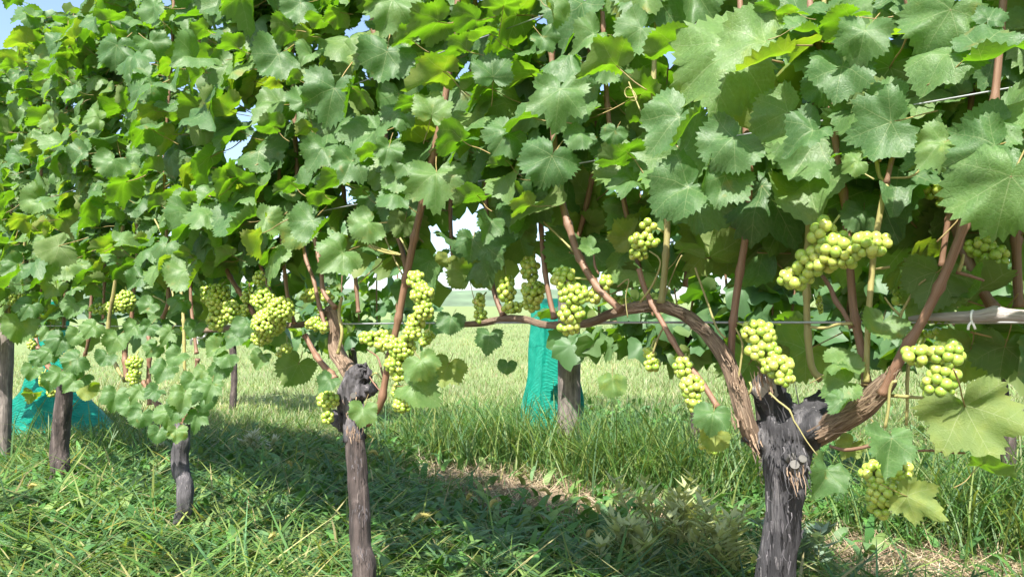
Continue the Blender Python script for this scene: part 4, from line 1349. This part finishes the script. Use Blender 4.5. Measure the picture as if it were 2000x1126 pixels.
def tie(px, py, off, label):
    mb = MB()
    k = depth(px, py, off) / FOC
    c = P(px, py, off)
    u, r = Vector((0, 0, 1)), RIGHT
    f = -BACK
    R1 = 13 * k
    tube(mb, [c + u * R1 * 0.9 + f * R1 * 0.4, c + u * 0.1 * R1 + f * R1 * 0.95, c - u * 0.6 * R1 + f * R1 * 0.7, c - u * 0.95 * R1,
              c - u * 0.6 * R1 - f * R1 * 0.7, c - f * R1 * 0.95, c + u * R1 * 0.9 - f * R1 * 0.4, c + u * R1 * 0.9 + f * R1 * 0.4], [2.2 * k] * 8, segs=6, step=0.004)
    tube(mb, [c - u * R1 * 0.7 + f * R1 * 0.8, c - u * R1 * 1.2 + f * R1 * 0.9 - r * 5 * k, c - u * R1 * 1.9 + f * R1 * 0.8 - r * 7 * k], [2.4 * k] * 3, segs=6, step=0.004)
    tube(mb, [c - u * R1 * 0.7 + f * R1 * 0.8, c - u * R1 * 1.1 + f * R1 * 0.9 + r * 4 * k, c - u * R1 * 1.8 + f * R1 * 0.8 + r * 7 * k], [2.4 * k] * 3, segs=6, step=0.004)
    tag(mb.obj('vine_tie', [M_TIE]), label, 'tie', 'white ties on the wire')


tie(1900, 619, 0.02, 'white plastic tie round the grey cane on the wire')
tie(391, 648, 0.012, 'small white tie below the rounded bunch on the wire')


# ------------------------------------------------------------------ nets
def net(label, foot, top, w_top, w_bot, h0, h1, folds, seed, lean=(0, 0), squash=0.55, slump=1.4):
    rr = random.Random(seed)
    ph = [rr.uniform(0, 6.28) for _ in range(6)]
    mb = MB()
    n, m = 64, 34
    v, f, uv = [], [], []
    face = -BACK
    side = DIR
    for j in range(m + 1):
        t = j / m
        z = h0 + (h1 - h0) * t
        c = foot.lerp(top, t)
        w = (w_top + (w_bot - w_top) * (1 - t) ** slump) * (1 + 0.12 * math.sin(5 * t + ph[0]))
        for i in range(n):
            a = 2 * math.pi * i / n
            fo = 1 + 0.13 * math.sin(folds * a + ph[1] + 1.6 * t) + 0.07 * math.sin((folds * 2 + 1) * a + ph[2] - 3 * t) \
                + 0.05 * math.sin(14 * t + 2 * a + ph[3])
            q = side * (math.cos(a) * w * fo) + face * (math.sin(a) * w * squash * fo)
            zz = z + 0.03 * math.sin(3 * a + ph[4]) * (1 - t) + 0.02 * math.sin(2 * a + ph[5])
            v.append((c.x + q.x, c.y + q.y, zz))
            uv.append((i / n * 3, t * 2 + 0.08 * math.sin(3 * a + ph[4])))
    for j in range(m):
        for i in range(n):
            i2 = (i + 1) % n
            f.append((j * n + i, j * n + i2, (j + 1) * n + i2, (j + 1) * n + i))
    for j, cpt in ((0, foot), (m, top)):
        k = len(v)
        v.append((cpt.x, cpt.y, h0 if j == 0 else h1 + 0.02)); uv.append((0, 0))
        for i in range(n):
            i2 = (i + 1) % n
            f.append((k, j * n + i2, j * n + i) if j == 0 else (k, j * n + i, j * n + i2))
    mb.add(v, f, uv)
    tag(mb.obj('bird_net', [M_NET]), label, 'net', 'green bird nets')


a = P(1075, 640, -0.14, D2)
net('green bird net hanging behind the sunlit wooden post', Vector((a.x, a.y, 0)), Vector((a.x + 0.03, a.y, 0)), 0.125, 0.135, 0.08, 0.72, 5, 3, squash=0.75)
a = G(108, 838)
net('heap of green bird net slumped behind the straight trunk', Vector((a.x, a.y, 0)), Vector((a.x - 0.15, a.y + 0.15, 0)), 0.16, 0.47, -0.01, 0.74, 4, 8, squash=0.6, slump=2.6)

# ------------------------------------------------------------------ the row behind
M2 = []
for i, (px, lab) in enumerate([(1955, 'grapevine of the back row glimpsed at the far right behind the bunches'),
                               (1480, 'grapevine of the back row behind the thick forked trunk'),
                               (1352, 'grapevine of the back row behind the slim bunch under the bent arm'),
                               (690, 'grapevine of the back row seen beside the black knotty head'),
                               (455, 'farthest grapevine of the back row behind the crowded bunch')]):
    q = P(px, 700, 0, D2)
    b = Vector((q.x, q.y, 0))
    v = empty('grapevine', b)
    tag(v, lab, 'grapevine', 'grapevines of the back row')
    mb = MB()
    tube(mb, [b + Vector((0, 0, -0.03)), b + Vector((0.012, 0, 0.25)), b + Vector((-0.01, 0.01, 0.5)), b + Vector((0, 0, 0.6))], [0.026, 0.022, 0.026, 0.015], segs=10, step=0.03, rough=0.15, nscale=40)
    mb.obj('trunk', [M_BARK2], v)
    mb = MB()
    tube(mb, [b + Vector((0, 0, 0.56)), b + DIR * 0.15 + Vector((0, 0, 0.62)), b + DIR * 0.55 + Vector((0, 0, 0.62))], [0.012, 0.010, 0.006], segs=8, step=0.03, rough=0.1)
    mb.obj('cane', [M_CANE], v)
    for k in range(6):
        s = -0.4 + 0.17 * k
        p0 = b + DIR * s + Vector((0, 0, 0.62))
        mb = MB()
        tube(mb, [p0, p0 + Vector((random.uniform(-.03, .03), random.uniform(-.03, .03), 0.3)), p0 + Vector((random.uniform(-.08, .08), random.uniform(-.05, .05), 0.7))],
             [0.005, 0.0045, 0.003], segs=6, step=0.05)
        mb.obj('shoot', [M_SHOOT], v)
    mats = []
    for k in range(230 if px != 1352 else 150):
        s = random.uniform(-0.6, 0.6)
        z = 0.52 + 0.75 * random.random() ** 1.7
        off = random.gauss(0, 0.09)
        p = b + DIR * s - BACK * off + Vector((0, 0, z))
        N = -BACK * random.uniform(-0.4, 0.9) + Vector((random.gauss(0, .4), random.gauss(0, .4), random.uniform(0.2, 1)))
        T = Vector((random.gauss(0, .5), random.gauss(0, .5), -0.8))
        mats.append(leaf_matrix(p, N, T, random.uniform(0.08, 0.13)))
    joined_leaves('foliage', mats, v, M_MASS, seed=i + 80)

# the neighbouring row on the sun's side, behind the photographer: it shades the grass and the trunks
mats = []
for k in range(800):
    s = random.uniform(-2.6, 7.0)
    z = 0.55 + 1.9 * random.random() ** 0.85
    top = 2.12 + 0.22 * noise.noise(Vector((s * 2.3, 0, 5))) + 0.08 * noise.noise(Vector((s * 7, 0, 1)))
    if z > top: continue
    off = max(-0.2, min(0.2, random.gauss(0, 0.10)))
    p = BACK * (D1 - 1.75 + off) + DIR * s + Vector((0, 0, z))
    N = BACK * random.uniform(-0.6, 0.6) + Vector((random.gauss(0, .4), random.gauss(0, .4), random.uniform(0.2, 1)))
    T = Vector((random.gauss(0, .5), random.gauss(0, .5), -0.8))
    mats.append(leaf_matrix(p, N, T, random.uniform(0.08, 0.13)))
o = joined_leaves('foliage', mats, None, M_MASS, seed=99)
tag(o, 'leafy vine row on the near side, its shade falling on the grass', 'foliage', kind='stuff')

# ------------------------------------------------------------------ grass and ground cover
STRAW = [(G(1050, 965), 0.42), (G(900, 925), 0.35), (G(1190, 1000), 0.34), (G(1850, 1000), 0.30), (G(1760, 1085), 0.34), (G(1960, 1090), 0.30), (G(1010, 890), 0.5),
         (G(90, 990), 0.12), (G(1020, 1075), 0.12), (G(600, 860), 0.25), (G(480, 780), 0.8)]


def straw_mask(x, y):
    m = np.zeros_like(x)
    for c, r in STRAW:
        ex, ey = (x - c.x) / (r * 0.9), (y - c.y) / (r * 1.25)
        m = np.maximum(m, np.exp(-(ex * ex + ey * ey) * 1.4))
    return m


def blades(name, x, y, L, W, head, lean0, curl, col, segs, mat, label, cat, zoff=0.0, tip=0.12):
    n = len(x)
    z = ground_h_np(x, y) + zoff
    pts = np.zeros((n, segs + 1, 3))
    pts[:, 0] = np.stack([x, y, z], 1)
    dirx, diry = np.cos(head), np.sin(head)
    for k in range(1, segs + 1):
        t = (k - 0.5) / segs
        ang = np.minimum(lean0 + curl * t, 2.3)
        st = L / segs
        pts[:, k, 0] = pts[:, k - 1, 0] + st * np.sin(ang) * dirx
        pts[:, k, 1] = pts[:, k - 1, 1] + st * np.sin(ang) * diry
        pts[:, k, 2] = np.maximum(pts[:, k - 1, 2] + st * np.cos(ang), z + 0.004)
    tw = rng.uniform(-0.9, 0.9, n)
    wx, wy = -np.sin(head + tw), np.cos(head + tw)
    prof = np.array([0.7, 1.0, 0.95, 0.75, 0.5, 0.3])[:segs + 1] if segs >= 4 else np.linspace(1.0, 0.35, segs + 1)
    V = np.zeros((n, segs + 1, 2, 3))
    for k in range(segs + 1):
        w = W * prof[k] * (tip if k == segs else 1) * 0.5
        V[:, k, 0] = pts[:, k]; V[:, k, 1] = pts[:, k]
        V[:, k, 0, 0] -= wx * w; V[:, k, 0, 1] -= wy * w
        V[:, k, 1, 0] += wx * w; V[:, k, 1, 1] += wy * w
    nv = (segs + 1) * 2
    base = np.arange(n)[:, None, None] * nv
    q = np.array([[2 * k, 2 * k + 1, 2 * k + 3, 2 * k + 2] for k in range(segs)])[None]
    F = (base + q).reshape(-1, 4)
    me = bpy.data.meshes.new(name)
    me.vertices.add(n * nv)
    me.vertices.foreach_set('co', V.astype(np.float32).ravel())
    me.loops.add(len(F) * 4)
    me.loops.foreach_set('vertex_index', F.astype(np.int32).ravel())
    me.polygons.add(len(F))
    me.polygons.foreach_set('loop_start', np.arange(0, len(F) * 4, 4, dtype=np.int32))
    me.polygons.foreach_set('use_smooth', np.ones(len(F), dtype=bool))
    at = me.attributes.new('col', 'FLOAT_COLOR', 'POINT')
    cc = np.ones((n, nv, 4), dtype=np.float32)
    cc[:, :, :3] = col[:, None, :]
    at.data.foreach_set('color', cc.ravel())
    me.materials.append(mat)
    me.update(calc_edges=True)
    o = link(bpy.data.objects.new(name, me))
    tag(o, label, cat, kind='stuff')
    return o


def scatter(n, rmin, rmax, amin=-40, amax=40, power=1.0):
    u = rng.random(n)
    r = rmin + (rmax - rmin) * u ** power
    a = np.radians(rng.uniform(amin, amax, n))
    return r * np.sin(a), r * np.cos(a)


def palette(n, cols, jitter=0.18):
    c = np.array(cols)[rng.integers(0, len(cols), n)]
    return np.clip(c * (1 + rng.uniform(-jitter, jitter, (n, 1))) * (1 + rng.uniform(-0.06, 0.06, (n, 3))), 0, 1)


GREENS = [(0.075, 0.17, 0.04), (0.095, 0.20, 0.05), (0.065, 0.145, 0.045), (0.13, 0.22, 0.055), (0.09, 0.18, 0.08), (0.17, 0.23, 0.065)]
PALE = [(0.17, 0.22, 0.06), (0.22, 0.25, 0.08), (0.13, 0.20, 0.05), (0.27, 0.27, 0.11)]
TAN = [(0.46, 0.37, 0.24), (0.36, 0.28, 0.18), (0.54, 0.46, 0.32), (0.26, 0.19, 0.12)]

# short turf near
x, y = scatter(90000, 1.5, 6.0, -38, 38, 1.3)
m = straw_mask(x, y)
keep = rng.random(len(x)) > np.minimum(m * 1.25, 0.97)
x, y = x[keep], y[keep]
n = len(x)
blades('grass', x, y, rng.uniform(0.03, 0.09, n), rng.uniform(0.0025, 0.005, n), rng.uniform(0, 6.28, n), rng.uniform(0.0, 0.6, n), rng.uniform(0.2, 1.4, n),
       palette(n, GREENS), 3, M_GRASS, 'short green turf under and behind the near row', 'grass')
# long matted blades, thick on the left and at the front
x, y = scatter(60000, 1.6, 4.8, -40, 38, 1.2)
m = straw_mask(x, y)
clump = np.array([noise.noise(Vector((a * 2.6, b * 2.6, 3.0))) for a, b in zip(x, y)])
leftness = np.clip((0.15 - x / np.maximum(y, 0.1)) * 2.2, 0.0, 1.0)
front = np.clip((2.5 - y) * 1.6, 0, 1)
pk = np.clip(0.05 + 0.7 * np.maximum(leftness, front * 0.5) + 0.4 * clump, 0.0, 1) * np.clip(1 - 1.3 * m, 0.0, 1)
keep = rng.random(len(x)) < pk
x, y = x[keep], y[keep]
n = len(x)
tone = 1 + 0.45 * np.array([noise.noise(Vector((a * 4.0, b * 4.0, 9.0))) for a, b in zip(x, y)])[:, None]
blades('long_grass', x, y, rng.uniform(0.07, 0.26, n), rng.uniform(0.0035, 0.0095, n), np.where(rng.random(n) < 0.5, rng.normal(-0.3, 0.7, n), rng.uniform(0, 6.28, n)) + np.where(rng.random(n) < 0.4, 3.14, 0.0),
       rng.uniform(0.85, 1.5, n), rng.uniform(0.0, 0.9, n), np.clip(palette(n, GREENS * 3 + PALE[:3] + [(0.36, 0.33, 0.16)] * 2, 0.3) * tone, 0, 1), 5, M_GRASS, 'long matted grass blades lying over in the foreground', 'grass', zoff=rng.uniform(0.0, 0.035, n))
# tall tufts along the back row
x0, y0 = [], []
TUFTS = [(P(q, 640, 0.05, D2), 0.15, 240) for q in range(860, 1480, 40)] + [(P(q, 640, 0.2, D2), 0.12, 260) for q in (940, 1010, 1180, 1260, 1330)] + [(P(q, 640, 0.15, D2), 0.13, 260) for q in range(1780, 2080, 50)]
for c, sd, k in TUFTS + [(G(230, 900), 0.2, 150), (G(40, 900), 0.2, 120)]:
    x0.append(rng.normal(c.x, sd, k)); y0.append(rng.normal(c.y, sd * 0.7, k))
x, y = np.concatenate(x0), np.concatenate(y0)
n = len(x)
blades('tall_grass', x, y, rng.uniform(0.12, 0.40, n), rng.uniform(0.003, 0.007, n), rng.uniform(0, 6.28, n), rng.uniform(0.0, 0.4, n), rng.uniform(0.4, 1.9, n),
       palette(n, GREENS + PALE[:1]), 5, M_GRASS, 'tall grass tufts round the foot of the sunlit post', 'grass')
# sunlit meadow beyond
x, y = scatter(150000, 4.2, 24.0, -40, 40, 1.8)
n = len(x)
pm_ = np.array([noise.noise(Vector((a * 0.9, b * 0.9, 4.0))) for a, b in zip(x[::1], y[::1])])[:, None]
blades('meadow_grass', x, y, rng.uniform(0.03, 0.085, n), rng.uniform(0.004, 0.010, n), rng.uniform(0, 6.28, n), rng.uniform(0, 0.7, n), rng.uniform(0.2, 1.3, n),
       np.clip(palette(n, [(0.18, 0.27, 0.10), (0.23, 0.30, 0.13), (0.14, 0.23, 0.07), (0.30, 0.32, 0.19), (0.27, 0.25, 0.15)]) * (1 - 0.4 * pm_) + np.maximum(-pm_, 0) * np.array([[0.10, 0.06, 0.03]]), 0.02, 1), 2, M_GRASS, 'pale sunlit meadow grass beyond the vines', 'grass')
# dry straw
x, y = scatter(60000, 1.6, 6.0, -38, 40, 1.2)
m = straw_mask(x, y)
keep = rng.random(len(x)) < m * 0.95 + 0.06
x, y = x[keep], y[keep]
n = len(x)
blades('dry_grass', x, y, rng.uniform(0.04, 0.16, n), rng.uniform(0.0018, 0.004, n), rng.uniform(0, 6.28, n), rng.uniform(1.1, 1.6, n), rng.uniform(-0.4, 0.5, n),
       palette(n, TAN), 3, M_STRAW, 'dry straw lying on the bare brown patches', 'straw', zoff=0.008)
# broad-leaved ground cover
x0, y0 = [], []
for c, sd, k in ((G(640, 985), 0.16, 200), (G(560, 960), 0.2, 200), (G(700, 1010), 0.12, 90), (G(600, 1030), 0.18, 120), (G(480, 1000), 0.2, 120), (G(300, 1080), 0.2, 160), (G(150, 1000), 0.3, 350), (G(350, 1000), 0.3, 350), (G(750, 1080), 0.25, 300), (G(250, 930), 0.4, 400), (G(500, 900), 0.4, 400), (G(60, 1060), 0.2, 250), (G(950, 1080), 0.3, 250), (G(420, 1080), 0.25, 200), (G(850, 1060), 0.25, 250), (G(1150, 1080), 0.3, 250), (G(880, 880), 0.3, 250), (G(1500, 1000), 0.3, 200), (G(1700, 1000), 0.3, 200), (G(980, 830), 0.35, 500), (G(1250, 850), 0.4, 500), (G(1130, 860), 0.4, 500),
                 (G(80, 1090), 0.12, 60), (G(180, 1090), 0.12, 60), (G(540, 1060), 0.15, 120), (G(930, 1110), 0.1, 40), (G(1800, 960), 0.4, 260), (G(1850, 900), 0.5, 400)):
    x0.append(rng.normal(c.x, sd, k)); y0.append(rng.normal(c.y, sd, k))
x, y = np.concatenate(x0), np.concatenate(y0)
n = len(x)
blades('ground_cover', x, y, rng.uniform(0.06, 0.12, n), rng.uniform(0.014, 0.038, n), rng.uniform(0, 6.28, n), rng.uniform(0.0, 0.5, n), rng.uniform(1.2, 2.2, n),
       palette(n, [(0.075, 0.19, 0.04), (0.10, 0.23, 0.055), (0.06, 0.15, 0.045), (0.12, 0.22, 0.09), (0.15, 0.24, 0.07)]), 5, M_WEED, 'broad-leaved weeds spreading through the grass', 'weeds', tip=0.05, zoff=0.015)


# ------------------------------------------------------------------ single weeds
def colour_mesh(o, c):
    me = o.data
    at = me.attributes.new('col', 'FLOAT_COLOR', 'POINT')
    at.data.foreach_set('color', np.tile(np.array(c + (1,), dtype=np.float32), len(me.vertices)))


def wormwood(pos, h, nst, label, col, seed, leafw=0.015, leafl=0.068):
    rr = random.Random(seed)
    root = empty('wormwood_plant', pos)
    tag(root, label, 'weed', 'pale leafy weeds')
    for k in range(nst):
        an = rr.uniform(0, 6.28)
        sp = rr.uniform(0.15, 0.7)
        hh = h * rr.uniform(0.6, 1.0)
        p0 = pos + Vector((rr.gauss(0, 0.03), rr.gauss(0, 0.03), 0))
        p2 = p0 + Vector((math.cos(an) * hh * sp, math.sin(an) * hh * sp, hh))
        p1 = p0.lerp(p2, 0.5) + Vector((0, 0, 0.03))
        mb = MB()
        tube(mb, [p0, p1, p2], [0.002, 0.0017, 0.001], segs=5, step=0.04)
        st = mb.obj('stem', [M_WEED], root)
        colour_mesh(st, (0.26, 0.28, 0.12))
        mb = MB()
        nl = 11
        for j in range(nl):
            t = 0.15 + 0.85 * j / nl
            c = p0.lerp(p1, t * 2) if t < 0.5 else p1.lerp(p2, t * 2 - 1)
            for side in range(2):
                la = rr.uniform(0, 6.28)
                ll = leafl * (1.15 - 0.6 * t) * rr.uniform(0.7, 1.2)
                d = Vector((math.cos(la), math.sin(la), rr.uniform(0.2, 1.1))).normalized()
                s = d.cross(Vector((0, 0, 1))).normalized() * leafw * 0.5
                v = [c, c + d * ll * 0.4 + s, c + d * ll, c + d * ll * 0.4 - s, c + d * ll * 0.45 + Vector((0, 0, -0.003))]
                mb.add(v, [(0, 4, 1), (1, 4, 2), (2, 4, 3), (3, 4, 0)], [(0, 0)] * 5)
        lf = mb.obj('foliage', [M_WEED], root)
        colour_mesh(lf, col)
    return root


wormwood(G(1320, 1090), 0.22, 14, 'bright pale weed clump in the sun left of the thick trunk', (0.40, 0.44, 0.22), 1)
wormwood(G(1420, 1150), 0.20, 12, 'pale weed clump touching the thick trunk at the bottom edge', (0.39, 0.43, 0.21), 2)
wormwood(G(1235, 1120), 0.14, 8, 'low pale weed at the bottom edge, outermost of its clump', (0.37, 0.42, 0.20), 5)
wormwood(G(1590, 1135), 0.13, 8, 'silvery blue green weed just right of the thick trunk', (0.20, 0.28, 0.20), 3, 0.02, 0.06)
wormwood(G(480, 905), 0.15, 6, 'small whitish weed between the slim trunk and the crooked one', (0.40, 0.42, 0.32), 4)
wormwood(G(310, 905), 0.10, 4, 'tiny whitish weed left of the crooked trunk', (0.40, 0.42, 0.32), 6)

# foxtail grasses
FOX = [(380, 985, 440, 990, 'foxtail seed head crossing the crooked trunk'), (90, 965, 55, 955, 'arched foxtail seed head before the straight trunk'), (1165, 1020, 1170, 1000, 'yellow foxtail seed head on the straw at centre'),
       (800, 1035, 806, 1018, 'foxtail seed head right of the slim trunk'), (950, 1000, 955, 990, 'foxtail seed head over the near edge of the straw'), (900, 985, 912, 975, 'leaning foxtail seed head among long grass by the straw'),
       (730, 890, 738, 888, 'foxtail seed head touching the slim trunk'), (290, 1010, 300, 1004, 'small foxtail seed head left of the crooked trunk foot'), (540, 1090, 525, 1060, 'foxtail seed head low in the long grass at the bottom'),
       (1120, 1060, 1145, 1050, 'bent foxtail seed head at the bottom edge below the straw'), (560, 920, 570, 910, 'foxtail seed head above the broad weed leaves'), (1060, 975, 1075, 965, 'curved foxtail seed head standing on the straw')]
for k, (fx, fy, hx, hy, lab) in enumerate(FOX):
    g0 = G(fx, fy + 40)
    dd = g0.y
    v = CAM + ray(hx, hy) * (dd / ray(hx, hy).y)
    e = CAM + ray(hx + random.uniform(-25, 25), hy + 4) * (dd / ray(hx, hy).y)
    root = empty('foxtail_grass', Vector((g0.x, g0.y, 0)))
    tag(root, lab, 'grass stalk', 'foxtail seed heads')
    top = Vector((v.x, v.y, max(v.z, 0.06)))
    tipd = Vector((random.uniform(-0.035, 0.035), random.uniform(-0.02, 0.02), 0.012))
    mb = MB()
    tube(mb, [Vector((g0.x, g0.y, 0)), Vector((g0.x, g0.y, 0)).lerp(top, 0.6) + Vector((0, 0, 0.03)), top], [0.0013, 0.0012, 0.001], segs=5, step=0.03)
    o = mb.obj('stalk', [M_WEED], root); colour_mesh(o, (0.22, 0.27, 0.08))
    mb = MB()
    mid = top + tipd * 0.6 + Vector((0, 0, 0.010))
    end = top + tipd * 1.3
    tube(mb, [top, top.lerp(mid, 0.4), mid, end], [0.002, 0.0055, 0.0055, 0.0018], segs=10, step=0.0025, rough=0.35, nscale=260)
    for _ in range(110):
        t = random.random()
        c = top.lerp(mid, t * 2) if t < 0.5 else mid.lerp(end, t * 2 - 1)
        d = Vector((random.gauss(0, 1), random.gauss(0, 1), random.gauss(0, 1))).normalized()
        s = d.orthogonal().normalized() * 0.0005
        p = c + d * 0.004
        mb.add([p - s, p + s, p + d * 0.007 + tipd * 0.1], [(0, 1, 2)], [(0, 0)] * 3)
    o = mb.obj('seed_head', [M_WEED], root); colour_mesh(o, (0.40, 0.36, 0.12))

print('leaves', NLEAF, 'grapes', NG, 'objects', len(bpy.data.objects))
